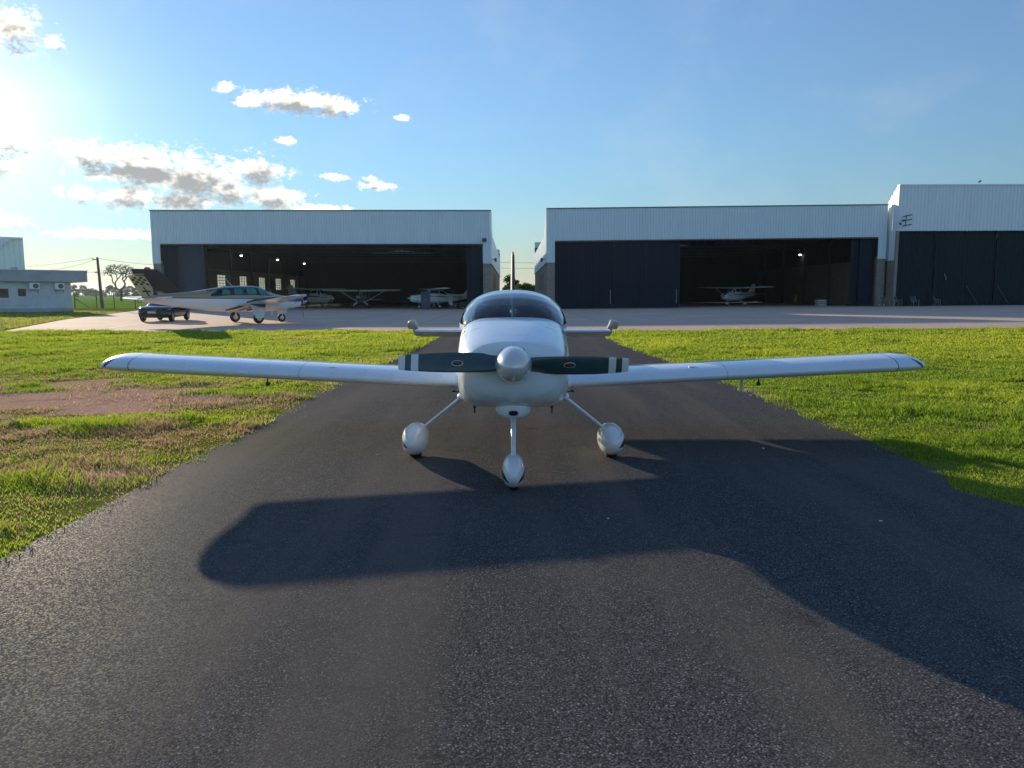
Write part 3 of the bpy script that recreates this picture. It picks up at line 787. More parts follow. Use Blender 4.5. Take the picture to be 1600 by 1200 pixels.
# cowling seam and screws
bm = NB()
for s0 in (1.02,):
    hull.patch(bm, s0, s0 + 0.008, 0.02, PI - 0.02, 0.0015, 1, 40)
for t in (0.10, PI - 0.10): hull.patch(bm, 0.16, 1.02, t, t + 0.012, 0.0015, 30, 1)
mk('cowl_seam', bm, M['steel'], AC)
bm = NB()
for t in (0.55, 0.62, PI - 0.55, PI - 0.62):
    for s in (0.90,): ball(bm, hull.pt(s, t), 0.008, 8, 5)
for t in (0.97, PI - 0.97):
    hull.patch(bm, 0.70, 0.705, t - 0.16, t + 0.16, 0.0015, 1, 12); hull.patch(bm, 0.90, 0.905, t - 0.16, t + 0.16, 0.0015, 1, 12)
mk('oil_door_seam', bm, M['steel'], AC)
for s in (-1, 1):
    bm = NB(); ball(bm, (s * 0.255, 0.072, 1.05), (0.08, 0.03, 0.042), 20, 10); mk('air_inlet', bm, M['hole'], AC, True)
# canopy: glazing, bow frames, centre strip
can = [(1.17, 0.40, 1.388, 1.27), (1.24, 0.452, 1.43, 1.265), (1.38, 0.50, 1.50, 1.26), (1.55, 0.53, 1.565, 1.255), (1.75, 0.548, 1.615, 1.25), (2.0, 0.556, 1.648, 1.25), (2.35, 0.548, 1.648, 1.25),
       (2.7, 0.525, 1.59, 1.26), (3.0, 0.49, 1.49, 1.275), (3.2, 0.465, 1.40, 1.30)]
can_a = np.array(can)
def can_pt(y, v, off=0.0):
    hw, zt, zs = [np.interp(y, can_a[:, 0], can_a[:, k]) for k in (1, 2, 3)]
    t = PI * v; c, s_ = math.cos(t), math.sin(t)
    return Vector(((hw + off) * math.copysign(abs(c) ** (2 / 2.35), c), y, zs + (zt + off - zs) * abs(s_) ** (2 / 2.35)))
def can_sheet(bm, y0, y1, off=0.0, v0=0.0, v1=1.0, ny=16, nv=36):
    loft(bm, [[can_pt(y0 + (y1 - y0) * j / ny, v0 + (v1 - v0) * k / nv, off) for k in range(nv + 1)] for j in range(ny + 1)], closed=False, cap=False)
bm = NB(); can_sheet(bm, 1.17, 1.93); wsh = mk('windscreen', bm, M['canopy'], AC, True, 60)
bm = NB(); can_sheet(bm, 1.97, 3.12); cano = mk('canopy', bm, M['canopy'], AC, True, 60)
bm = NB()
for off in (0.002,):
    loft(bm, [[can_pt(y, k / 40, o_) for k in range(41)] for y, o_ in ((1.925, -0.012), (1.925, off), (1.975, off), (1.975, -0.012), (1.925, -0.012))], closed=False, cap=False)
mk('canopy_bow', bm, WH, AC, True)
bm = NB()
loft(bm, [[can_pt(y, k / 40, o_) for k in range(41)] for y, o_ in ((3.06, -0.01), (3.06, 0.006), (3.24, 0.006))], closed=False, cap=False)
for v0, v1 in ((0.0, 0.045), (0.955, 1.0)): can_sheet(bm, 1.30, 3.1, 0.005, v0, v1, 20, 3)
mk('canopy_rail', bm, WH, AC, True)
bm = NB(); tube(bm, [can_pt(1.2 + 0.72 * k / 12, 0.5, -0.016) for k in range(13)], 0.014, 8); mk('centre_strip', bm, WH, AC, True)
bm = NB(); hull.patch(bm, 1.24, 2.1, 0.62, PI - 0.62, 0.004, 16, 30); mk('glareshield', bm, M['black'], AC, True, 60)
# cabin
bm = NB(); box(bm, -0.44, 0.44, 1.5, 3.0, 1.279, 1.292); mk('cabin_floor', bm, M['black'], AC)
bm = NB(); prism(bm, [(-0.43, 1.27), (0.43, 1.27), (0.40, 1.33), (0.2, 1.372), (-0.2, 1.372), (-0.40, 1.33)], 1.50, 1.62); ip = mk('instrument_panel', bm, M['black'], AC)
for sx in (-0.23, 0.23):
    bm = NB()
    rings = [[Vector((sx + u, 2.35 + (z - 1.29) * 0.22 + d, z)) for u, d in ((-hw, -0.04), (hw, -0.04), (hw, 0.04), (-hw, 0.04))] for z, hw in ((1.28, 0.2), (1.44, 0.19), (1.48, 0.15))]
    loft(bm, rings); seat = mk('seat', bm, M['seat'], AC)
    bm = NB(); ball(bm, (sx, 2.42, 1.53), (0.11, 0.04, 0.055), 14, 8); mk('headrest', bm, M['seat'], seat, True)
# wings
ZR, SL = 0.685, (0.87 - 0.685) / 3.7
def le(x): return Vector((x, 1.72 + 0.0 * abs(x), ZR + SL * (abs(x) - 0.52)))
wing_st = lambda s: [(le(s * x), 1.35, 1.0) for x in (0.40, 1.2, 2.4, 3.4, 3.97)]
CD, UPV = (0, math.cos(R(2)), -math.sin(R(2))), (0, math.sin(R(2)), math.cos(R(2)))
foilpts = foil(0.138, 0.022, 20)
def wing_strip(bm, x0, x1, off=0.0012, c1=0.55, f=None):
    f = foilpts; a = []
    for x in (x0, x1):
        a.append([le(x) + Vector(CD) * (c * 1.35) + Vector(UPV) * (z * 1.35) + Vector((0, -0.7, 0.7 if k < 20 else -0.7)) * off for k, (c, z) in enumerate(f) if c < c1])
    va = [[bm.verts.new(p) for p in r] for r in a]
    for k in range(len(va[0]) - 1): bm.faces.new((va[0][k], va[0][k + 1], va[1][k + 1], va[1][k]))
def tip_mat():
    m, t, b = nodes('wingtip_paint')
    x, y, z = objxyz(t)
    ax = mth(t, 'ABSOLUTE', x)
    zz = mth(t, 'SUBTRACT', z, mth(t, 'MULTIPLY_ADD', ax, SL, ZR - 0.52 * SL))
    q = mth(t, 'DIVIDE', mth(t, 'SUBTRACT', 0.080, zz), 0.105)
    qc = mth(t, 'MINIMUM', mth(t, 'MAXIMUM', q, 0.0), 1.0)
    xc = mth(t, 'MULTIPLY_ADD', mth(t, 'POWER', qc, 0.8), 0.10, 4.14)
    hw = mth(t, 'MULTIPLY', mth(t, 'MULTIPLY', qc, mth(t, 'SUBTRACT', 1.0, qc)), 0.085)
    on = mth(t, 'MULTIPLY', mth(t, 'LESS_THAN', mth(t, 'ABSOLUTE', mth(t, 'SUBTRACT', ax, xc)), hw), mth(t, 'LESS_THAN', y, 2.05))
    nz = noise_out(t, 3, 4)
    w_ = mixc(t, mrange(t, nz, 0.3, 0.7), (0.68, 0.77, 0.86), (0.72, 0.81, 0.90))  # white with the same reflected-sky blue put into the colour
    t.links.new(mixc(t, on, w_, (0.02, 0.02, 0.024)), b.inputs['Base Color'])
    b.inputs['Roughness'].default_value = 0.28; b.inputs['Coat Weight'].default_value = 0.7; b.inputs['Coat Roughness'].default_value = 0.04
    return m
TIPM = tip_mat()
for s in (-1, 1):
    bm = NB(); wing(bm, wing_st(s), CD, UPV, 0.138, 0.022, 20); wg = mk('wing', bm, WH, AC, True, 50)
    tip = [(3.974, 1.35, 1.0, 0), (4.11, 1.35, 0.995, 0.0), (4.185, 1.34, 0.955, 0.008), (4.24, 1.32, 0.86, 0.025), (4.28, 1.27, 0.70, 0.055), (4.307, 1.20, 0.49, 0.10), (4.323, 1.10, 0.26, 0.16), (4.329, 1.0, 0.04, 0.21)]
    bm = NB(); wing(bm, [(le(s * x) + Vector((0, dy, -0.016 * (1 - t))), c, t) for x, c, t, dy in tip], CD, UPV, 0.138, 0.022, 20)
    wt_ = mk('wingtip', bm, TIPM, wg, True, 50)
    for a_, b_ in ((3.968, 3.976), (2.215, 2.218)):
        bm = NB(); wing_strip(bm, s * a_, s * b_); mk('panel_seam', bm, M['steel'], wg)
    bm = NB()
    for xx in (0.62, 2.20):
        for z in (-0.045, -0.01, 0.025): ball(bm, le(s * xx) + Vector((0, 0.016 + abs(z) * 0.45, z)), 0.0065, 8, 5)
    mk('screw', bm, M['steel'], wg)
    bm = NB(); lathe(bm, [(0, 0.05), (0.006, 0.05), (0.008, 0.03)], 'Z', le(s * 1.9) + Vector((0, 0.2, 0.083)), 20); mk('fuel_cap', bm, M['alu'], wg)
    # flap and aileron hang at the trailing edge
    for nm, xa_, xb_ in (('flap', 0.6, 2.1), ('aileron', 2.12, 3.95)):
        bm = NB(); fp = [(c, z) for c, z in foilpts if c > 0.78]
        loft(bm, [[le(s * x) + Vector(CD) * (c * 1.352) + Vector(UPV) * (z * 1.35 + (0.002 if k < len(fp) / 2 else -0.002)) for k, (c, z) in enumerate(fp)] for x in (xa_, xb_)])
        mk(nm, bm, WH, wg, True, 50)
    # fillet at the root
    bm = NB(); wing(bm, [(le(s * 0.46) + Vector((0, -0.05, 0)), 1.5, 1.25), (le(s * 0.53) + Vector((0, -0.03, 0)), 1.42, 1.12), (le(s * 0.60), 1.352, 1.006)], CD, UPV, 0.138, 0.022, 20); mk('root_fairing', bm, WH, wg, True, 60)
    # tie-down ring and hinge below
    bm = NB(); tube(bm, [le(s * 2.72) + Vector((0, 0.55, -0.05)), le(s * 2.72) + Vector((0, 0.55, -0.17))], 0.008, 8)
    lathe(bm, [(-0.006, 0.024), (0.006, 0.024)], 'Y', le(s * 2.72) + Vector((0, 0.55, -0.18)), 12); mk('tie_down_ring', bm, M['black'], wg)
    bm = NB(); tube(bm, [le(s * 0.58) + Vector((0, 0.3, -0.07)), le(s * 0.58) + Vector((0, 0.3, -0.125)), le(s * 0.66) + Vector((0, 0.3, -0.13))], 0.006, 8)
    ball(bm, le(s * 0.63) + Vector((0, 0.25, -0.11)), 0.011, 10, 6); mk('step', bm, M['black'], wg)
bm = NB(); tube(bm, [le(2.52) + Vector((0, 0.5, -0.07)), le(2.52) + Vector((0, 0.5, -0.245))], 0.017, 10); tube(bm, [le(2.52) + Vector((0, 0.53, -0.25)), le(2.52) + Vector((0, 0.2, -0.25))], 0.012, 10); mk('pitot_tube', bm, M['white'], AC)
# tail
for s in (-1, 1):
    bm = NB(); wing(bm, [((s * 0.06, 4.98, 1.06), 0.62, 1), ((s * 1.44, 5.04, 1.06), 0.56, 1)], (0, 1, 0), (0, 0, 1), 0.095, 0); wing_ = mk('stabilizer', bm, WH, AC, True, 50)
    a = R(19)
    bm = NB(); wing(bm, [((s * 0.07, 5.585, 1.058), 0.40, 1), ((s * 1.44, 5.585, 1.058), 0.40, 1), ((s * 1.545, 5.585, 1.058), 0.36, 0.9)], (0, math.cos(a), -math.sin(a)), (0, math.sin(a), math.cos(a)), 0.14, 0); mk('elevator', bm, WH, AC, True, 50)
    bm = NB(); rings = []
    for x, h0, l0 in ((1.452, 0.062, 0.50), (1.50, 0.060, 0.49), (1.545, 0.050, 0.45), (1.585, 0.034, 0.36), (1.61, 0.008, 0.22)):
        f = foil(0.30, 0, 12); base = Vector((s * x, 5.60, 1.065))
        rings.append([base + Vector((0, -math.cos(a), math.sin(a) * 0.95)) * (l0 * (1 - c)) + Vector((0, math.sin(a), math.cos(a))) * (z * h0 / 0.36) for c, z in f])
    loft(bm, rings); mk('balance_horn', bm, WH, AC, True, 50)
def fin_mat():
    m, t, b = nodes('fin_paint')
    x, y, z = objxyz(t)
    d = mth(t, 'SUBTRACT', y, mth(t, 'MULTIPLY_ADD', z, 0.42, 4.30))   # distance behind the leading edge
    c = mixc(t, mth(t, 'GREATER_THAN', d, 0.010), (0.78, 0.79, 0.8), (0.018, 0.028, 0.045))
    red = mth(t, 'MULTIPLY', mth(t, 'LESS_THAN', z, mth(t, 'MULTIPLY_ADD', d, 0.9, 1.36)), mth(t, 'GREATER_THAN', d, 0.02))
    c = mixc(t, red, c, (0.35, 0.06, 0.05))
    c = mixc(t, mth(t, 'LESS_THAN', z, mth(t, 'MULTIPLY_ADD', d, 0.9, 1.27)), c, (0.78, 0.79, 0.8))
    nz = noise_out(t, 5, 3)
    t.links.new(mixc(t, mrange(t, nz, 0.3, 0.7, 0, 0.15), c, (0.5, 0.5, 0.5)), b.inputs['Base Color'])
    b.inputs['Roughness'].default_value = 0.6; b.inputs['Specular IOR Level'].default_value = 0.2
    return m
bm = NB(); wing(bm, [((0, 4.76, 1.10), 0.95, 0.8), ((0, 4.95, 1.5), 0.74, 0.9), ((0, 5.22, 2.16), 0.44, 1.0), ((0, 5.27, 2.215), 0.36, 0.8), ((0, 5.34, 2.24), 0.2, 0.4)], (0, 1, 0), (1, 0, 0), 0.115, 0); mk('fin', bm, fin_mat(), AC, True, 50)
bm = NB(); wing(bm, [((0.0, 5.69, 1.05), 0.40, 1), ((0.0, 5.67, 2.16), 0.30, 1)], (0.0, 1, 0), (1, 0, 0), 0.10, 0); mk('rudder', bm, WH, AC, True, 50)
# spinner and propeller
bm = NB(); lathe(bm, [(0.035, 0.147), (0.0, 0.148), (-0.06, 0.146), (-0.12, 0.139), (-0.18, 0.126), (-0.23, 0.108), (-0.27, 0.086), (-0.30, 0.06), (-0.318, 0.034), (-0.326, 0.012), (-0.327, 0.002)], 'Y', (0, 0, 1.05), 48); spn = mk('spinner', bm, paint('silver_white_spinner', (0.66, 0.67, 0.68), 0.22, metal=0.25, coat=0.8, var=0.03), AC, True, 50)
bm = NB(); lathe(bm, [(0.034, 0.138), (0.062, 0.138)], 'Y', (0, 0, 1.05), 40); mk('backplate', bm, M['black'], spn)
bm = NB()
for k in range(10):
    a = 2 * PI * k / 10 + 0.35
    if abs(math.sin(a)) < 0.25: continue
    ball(bm, (0.1465 * math.cos(a), -0.045, 1.05 + 0.1465 * math.sin(a)), 0.006, 8, 5)
mk('screw', bm, M['steel'], spn)
def blade_mat():
    m, t, b = nodes('propeller_paint')
    x, y, z = objxyz(t)
    r = mth(t, 'ABSOLUTE', x)
    wht = mth(t, 'ADD', mth(t, 'GREATER_THAN', r, 0.863), mth(t, 'MULTIPLY', mth(t, 'GREATER_THAN', r, 0.757), mth(t, 'LESS_THAN', r, 0.815)), clamp=True)
    nz = noise_out(t, 12, 4)
    g = mixc(t, mrange(t, nz, 0.3, 0.7), (0.036, 0.075, 0.080), (0.046, 0.090, 0.094))
    t.links.new(mixc(t, wht, g, (0.74, 0.75, 0.75)), b.inputs['Base Color']); b.inputs['Roughness'].default_value = 0.35
    b.inputs['Coat Weight'].default_value = 0.3
    return m
BM = blade_mat()
DEC_W = paint('decal_white', (0.75, 0.75, 0.75), 0.5, var=0.02); DEC_R = paint('decal_red', (0.30, 0.04, 0.03), 0.5, var=0.05)
for s in (-1, 1):
    rs = [(0.10, 0.15, 0.36, 48), (0.16, 0.165, 0.28, 44), (0.25, 0.172, 0.22, 37), (0.36, 0.171, 0.17, 30), (0.50, 0.166, 0.13, 25), (0.64, 0.156, 0.11, 21), (0.78, 0.138, 0.095, 18), (0.88, 0.120, 0.09, 16), (0.912, 0.112, 0.085, 16), (0.916, 0.10, 0.06, 16)]
    bm = NB(); f = foil(0.12, 0.02, 14); rings = []
    for r, c, th, tw in rs:
        a = R(tw * 0.9); cd_ = Vector((0, -s * math.sin(a) * -1, -s * math.cos(a) * -1)) if False else Vector((0, math.sin(a), -s * math.cos(a)))
        nn = Vector((1, 0, 0)).cross(cd_) * (-1 if s > 0 else 1)
        if nn.y > 0: nn = -nn
        rings.append([Vector((s * r, 0.0, 1.05)) + cd_ * ((q - 0.42) * c) + nn * (z * c * th / 0.12) for q, z in f])
    loft(bm, rings); bl = mk('propeller_blade', bm, BM, AC, True, 60)
    a = R(27 * 0.9); cd_ = Vector((0, math.sin(a), -s * math.cos(a)))
    nn = Vector((1, 0, 0)).cross(cd_)
    if nn.y > 0: nn = -nn
    for nm, rx, rz, off, mt in (('logo_border', 0.046, 0.0235, 0.0205, DEC_W), ('logo_field', 0.041, 0.0195, 0.0222, M['black']), ('logo_band', 0.034, 0.0075, 0.0236, DEC_R)):
        bm = NB(); c0 = Vector((s * 0.445, 0, 1.05)) + nn * off
        vs = [bm.verts.new(c0 + Vector((1, 0, 0)) * rx * math.cos(2 * PI * k / 32) + cd_ * (rz * math.sin(2 * PI * k / 32) + (0.25 * rx * s * math.cos(2 * PI * k / 32) if nm == 'logo_band' else 0))) for k in range(32)]
        fc = bm.faces.new(vs); ex = bmesh.ops.extrude_face_region(bm, geom=[fc])
        bmesh.ops.translate(bm, verts=[v for v in ex['geom'] if isinstance(v, bmesh.types.BMVert)], vec=-nn * 0.016)
        mk(nm, bm, mt, bl)
# lower cowl scoop
bm = NB(); rings = []
for y, hw, hh, zc in ((0.262, 0.035, 0.02, 0.64), (0.266, 0.075, 0.05, 0.64), (0.285, 0.112, 0.078, 0.645), (0.33, 0.142, 0.10, 0.652), (0.42, 0.156, 0.112, 0.66), (0.6, 0.155, 0.11, 0.66), (0.85, 0.13, 0.09, 0.65), (1.1, 0.07, 0.04, 0.63)):
    rings.append([Vector((u, y, zc + z)) for u, z in sect(hw, hh, -hh, 0, 2.1, 2.5, 40)])
loft(bm, rings); mk('air_scoop', bm, WH, AC, True, 60)
bm = NB(); rings = [[Vector((u, y, 0.612 + z)) for u, z in sect(hw, hh, -hh, 0, 2.6, 2.6, 28)] for y, hw, hh in ((0.285, 0.036, 0.020), (0.262, 0.040, 0.023), (0.255, 0.043, 0.026), (0.30, 0.05, 0.032))]
loft(bm, rings, cap=False); mk('scoop_lip', bm, WH, AC, True)
bm = NB(); loft(bm, [[Vector((u, y, 0.612 + z)) for u, z in sect(hw, hh, -hh, 0, 2.6, 2.6, 28)] for y, hw, hh in ((0.2575, 0.037, 0.0205), (0.30, 0.037, 0.0205))]); mk('scoop_opening', bm, M['hole'], AC)
for s in (-1, 1):
    bm = NB(); tube(bm, [(s * 0.36, 0.95, 0.60), (s * 0.36, 0.95, 0.50)], [0.012, 0.006], 8); ball(bm, (s * 0.36, 0.95, 0.565), 0.016, 10, 6); mk('drain', bm, M['black'], AC)
# landing gear
def pant_mat(name, side, z1, k1, w1, xa1, z2):
    m, t, b = nodes(name)
    x, y, z = objxyz(t)
    ax = mth(t, 'ABSOLUTE', x) if side == 0 else mth(t, 'MULTIPLY', x, side)
    c = (0.78, 0.79, 0.80)
    def swoosh(c, z0, k, wd, xa, xb, col):
        line = mth(t, 'SUBTRACT', z, mth(t, 'MULTIPLY_ADD', ax, k, z0))
        taper = mth(t, 'MULTIPLY', mth(t, 'SUBTRACT', ax, xa), wd / (xb - xa))
        on = mth(t, 'MULTIPLY', mth(t, 'LESS_THAN', mth(t, 'ABSOLUTE', line), taper), mth(t, 'GREATER_THAN', ax, xa))
        return mixc(t, on, c, col)
    c = swoosh(c, z1, k1, w1, xa1, xa1 + 0.05, (0.02, 0.02, 0.022))
    c = swoosh(c, z2, 0.7, 0.005, 0.02, 0.10, (0.03, 0.03, 0.04))
    nz = noise_out(t, 6, 4)
    t.links.new(mixc(t, mrange(t, nz, 0.4, 0.8, 0, 0.12), c, (0.45, 0.4, 0.36)), b.inputs['Base Color'])
    b.inputs['Roughness'].default_value = 0.25; b.inputs['Coat Weight'].default_value = 0.7
    return m
def gear_wheel(x, y, hw, zlo, zhi, ln, tr, tw, PM):
    zc = (zlo + zhi) / 2; hh = (zhi - zlo) / 2
    prof = [(0.0, 0.04), (0.012, 0.24), (0.05, 0.48), (0.12, 0.74), (0.22, 0.93), (0.33, 1.0), (0.48, 0.97), (0.64, 0.80), (0.8, 0.52), (0.93, 0.22), (1.0, 0.04)]
    bm = NB(); loft(bm, [[Vector((u, (q - 0.36) * ln, z)) for u, z in sect(hw * f, hh * f, -hh * f * (0.97 if q < 0.7 else 0.8), 0, 2.15, 2.3, 32)] for q, f in prof])
    o = mk('wheel_fairing', bm, PM, AC, True, 60); o.location = (x, y, zc)
    bm = NB(); lathe(bm, [(-tw / 2, tr * 0.72), (-tw * 0.46, tr * 0.9), (-tw * 0.3, tr * 0.985), (0, tr), (tw * 0.3, tr * 0.985), (tw * 0.46, tr * 0.9), (tw / 2, tr * 0.72)], 'X', (0, 0, tr - zc), 32); mk('tyre', bm, M['rubber'], o, True, 50)
    return o
for s in (-1, 1):
    o = gear_wheel(s * 0.965, 1.33, 0.129, 0.030, 0.338, 0.84, 0.155, 0.12, pant_mat('wheel_fairing_paint', s, -0.060, 0.5, 0.030, 0.040, 0.03))
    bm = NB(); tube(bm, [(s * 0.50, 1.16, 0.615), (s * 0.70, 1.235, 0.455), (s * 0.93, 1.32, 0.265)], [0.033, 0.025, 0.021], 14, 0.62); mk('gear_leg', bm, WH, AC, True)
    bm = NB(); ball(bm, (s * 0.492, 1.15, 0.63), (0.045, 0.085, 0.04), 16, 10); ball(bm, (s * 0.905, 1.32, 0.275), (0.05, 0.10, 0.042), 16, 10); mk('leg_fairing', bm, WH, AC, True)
gear_wheel(0, 0.10, 0.095, 0.026, 0.295, 0.66, 0.128, 0.085, pant_mat('nose_fairing_paint', 0, -0.09, 0.9, 0.026, 0.026, 0.0))
bm = NB(); tube(bm, [(0, 0.62, 0.60), (0, 0.30, 0.40), (0, 0.02, 0.25)], [0.026, 0.021, 0.019], 12, 0.8); mk('gear_leg', bm, WH, AC, True)

# ------------------------------------------------------------------ other aeroplanes (local: x towards the nose, y to its left)
def wheel(parent, x, y, r, tw, hubmat=None):
    bm = NB(); lathe(bm, [(-tw / 2, r * 0.6), (-tw * 0.48, r * 0.88), (-tw * 0.3, r * 0.98), (0, r), (tw * 0.3, r * 0.98), (tw * 0.48, r * 0.88), (tw / 2, r * 0.6)], 'Y', (x, y, r), 24)
    o = mk('wheel', bm, M['rubber'], parent, True, 50)
    bm = NB(); lathe(bm, [(-tw * 0.56, r * 0.15), (-tw * 0.56, r * 0.4), (-tw * 0.47, r * 0.58), (tw * 0.47, r * 0.58), (tw * 0.56, r * 0.4), (tw * 0.56, r * 0.15)], 'Y', (x, y, r), 20)
    mk('rim', bm, hubmat or M['alu'], o, True, 30)
    return o
def prop(parent, x, y, z, rad, n, a0, mt, spin, sr=0.15):
    bm = NB(); lathe(bm, [(0, sr), (0.1, sr * 0.93), (0.2, sr * 0.74), (0.29, sr * 0.42), (0.34, 0.01)], 'X', (x, y, z), 24); mk('spinner', bm, spin, parent, True, 50)
    for k in range(n):
        a = a0 + 2 * PI * k / n; d = Vector((0, math.cos(a), math.sin(a))); c = Vector((1, 0, 0)).cross(d)
        bm = NB(); f = foil(0.12, 0, 8); rings = []
        for r, ch, tw in ((0.1, 0.10, 50), (0.3, 0.16, 35), (0.6, 0.17, 25), (0.85, 0.14, 18), (1.0, 0.08, 15)):
            cdv = c * math.cos(R(tw)) + Vector((1, 0, 0)) * math.sin(R(tw)); nv = d.cross(cdv)
            rings.append([Vector((x + 0.06, y, z)) + d * (r * rad) + cdv * ((q - 0.4) * ch) + nv * zz * ch for q, zz in f])
        loft(bm, rings); mk('propeller_blade', bm, mt, parent, True, 60)

BX = empty('twin_engine_aeroplane', (-14.95, 41.6, 0.013), R(45), 'twin-engined white and gold aeroplane with checkered shield on its dark tail', 'aeroplane')
def baron_mat():
    m, t, b = nodes('gold_black_white_paint')
    x, y, z = objxyz(t)
    zz = mth(t, 'SUBTRACT', z, mth(t, 'MULTIPLY_ADD', x, -0.012, 1.33))
    c = mixc(t, mth(t, 'GREATER_THAN', zz, 0.0), (0.76, 0.77, 0.79), (0.02, 0.022, 0.028))
    c = mixc(t, mth(t, 'GREATER_THAN', zz, 0.055), c, (0.36, 0.26, 0.135))
    top = mth(t, 'GREATER_THAN', zz, mth(t, 'MULTIPLY_ADD', mth(t, 'ABSOLUTE', mth(t, 'SUBTRACT', x, -0.4)), -0.13, 0.62))
    c = mixc(t, mth(t, 'MULTIPLY', top, mth(t, 'LESS_THAN', mth(t, 'ABSOLUTE', mth(t, 'ADD', x, 0.4)), 1.9)), c, (0.03, 0.045, 0.06))
    # dark stripes sweeping up to the nose
    for k, (x0, wd) in enumerate(((-1.3, 0.055), (-0.55, 0.03), (-0.1, 0.06))):
        d = mth(t, 'SUBTRACT', zz, mth(t, 'MULTIPLY_ADD', mth(t, 'SUBTRACT', x, x0), 0.26, -0.60))
        on = mth(t, 'MULTIPLY', mth(t, 'LESS_THAN', mth(t, 'ABSOLUTE', d), wd), mth(t, 'GREATER_THAN', x, x0 - 0.1))
        c = mixc(t, on, c, (0.018, 0.024, 0.045))
    nz = noise_out(t, 3, 4)
    t.links.new(mixc(t, mrange(t, nz, 0.4, 0.8, 0, 0.12), c, (0.3, 0.28, 0.25)), b.inputs['Base Color'])
    b.inputs['Roughness'].default_value = 0.28; b.inputs['Coat Weight'].default_value = 0.6
    return m
GOLD = paint('gold_paint', (0.55, 0.38, 0.16), 0.35, coat=0.4); DKT = paint('dark_tail_paint', (0.050, 0.038, 0.034), 0.5, spec=0.25); NAVY = paint('navy_paint', (0.02, 0.035, 0.08), 0.25, coat=0.6)
BH = Body([(-5.5, 0.05, 1.52, 1.20, 1.36, 2, 2), (-4.6, 0.16, 1.60, 1.06, 1.32, 2.2, 2.4), (-3.2, 0.38, 1.72, 0.84, 1.25, 2.3, 2.8), (-2.0, 0.54, 1.90, 0.70, 1.2, 2.3, 3.2), (-0.9, 0.62, 2.04, 0.64, 1.18, 2.4, 3.4), (0.2, 0.63, 2.07, 0.62, 1.18, 2.4, 3.4),
           (0.75, 0.61, 2.0, 0.62, 1.17, 2.4, 3.3), (1.25, 0.58, 1.76, 0.63, 1.16, 2.3, 3.2), (1.7, 0.54, 1.60, 0.66, 1.14, 2.3, 3), (2.5, 0.42, 1.46, 0.74, 1.12, 2.2, 2.6), (3.0, 0.24, 1.33, 0.88, 1.10, 2.1, 2.2), (3.2, 0.04, 1.14, 1.06, 1.10, 2, 2)], 'x')
BP = baron_mat()
bm = NB(); BH.build(bm, 48, 0.1); mk('fuselage', bm, BP, BX, True, 55)
for sd_ in (0, 1):
    T = (lambda a: a) if sd_ == 1 else (lambda a: PI - a)   # left side is +y: t near 0; right side near pi
    bm = NB(); BH.patch(bm, -2.35, 0.98, T(0.36), T(1.02), 0.006, 24, 8, 0.75, -0.30, 0.25); fm = mk('window_band', bm, M['dark_glass'], BX, True)
    for a, b, sl0, sl1 in ((-1.62, -1.12, 0.16, 0.0), (-0.92, -0.38, 0.06, 0.0), (-0.20, 0.42, 0.06, -0.05)):
        bm = NB(); BH.patch(bm, a, b, T(0.43), T(0.93), 0.012, 8, 6, sl0, sl1, 0.06); mk('window', bm, M['teal_glass'], BX, True)
    bm = NB(); BH.patch(bm, 0.56, 1.30, T(0.40), T(1.10), 0.012, 10, 8, 0.0, -0.42, 0.05); mk('windscreen', bm, M['teal_glass'], BX, True)
bm = NB(); BH.patch(bm, 0.80, 1.36, 1.12, PI - 1.12, 0.010, 8, 10); mk('windscreen', bm, M['teal_glass'], BX, True)
bz = lambda y: 0.92 + abs(y) * 0.105
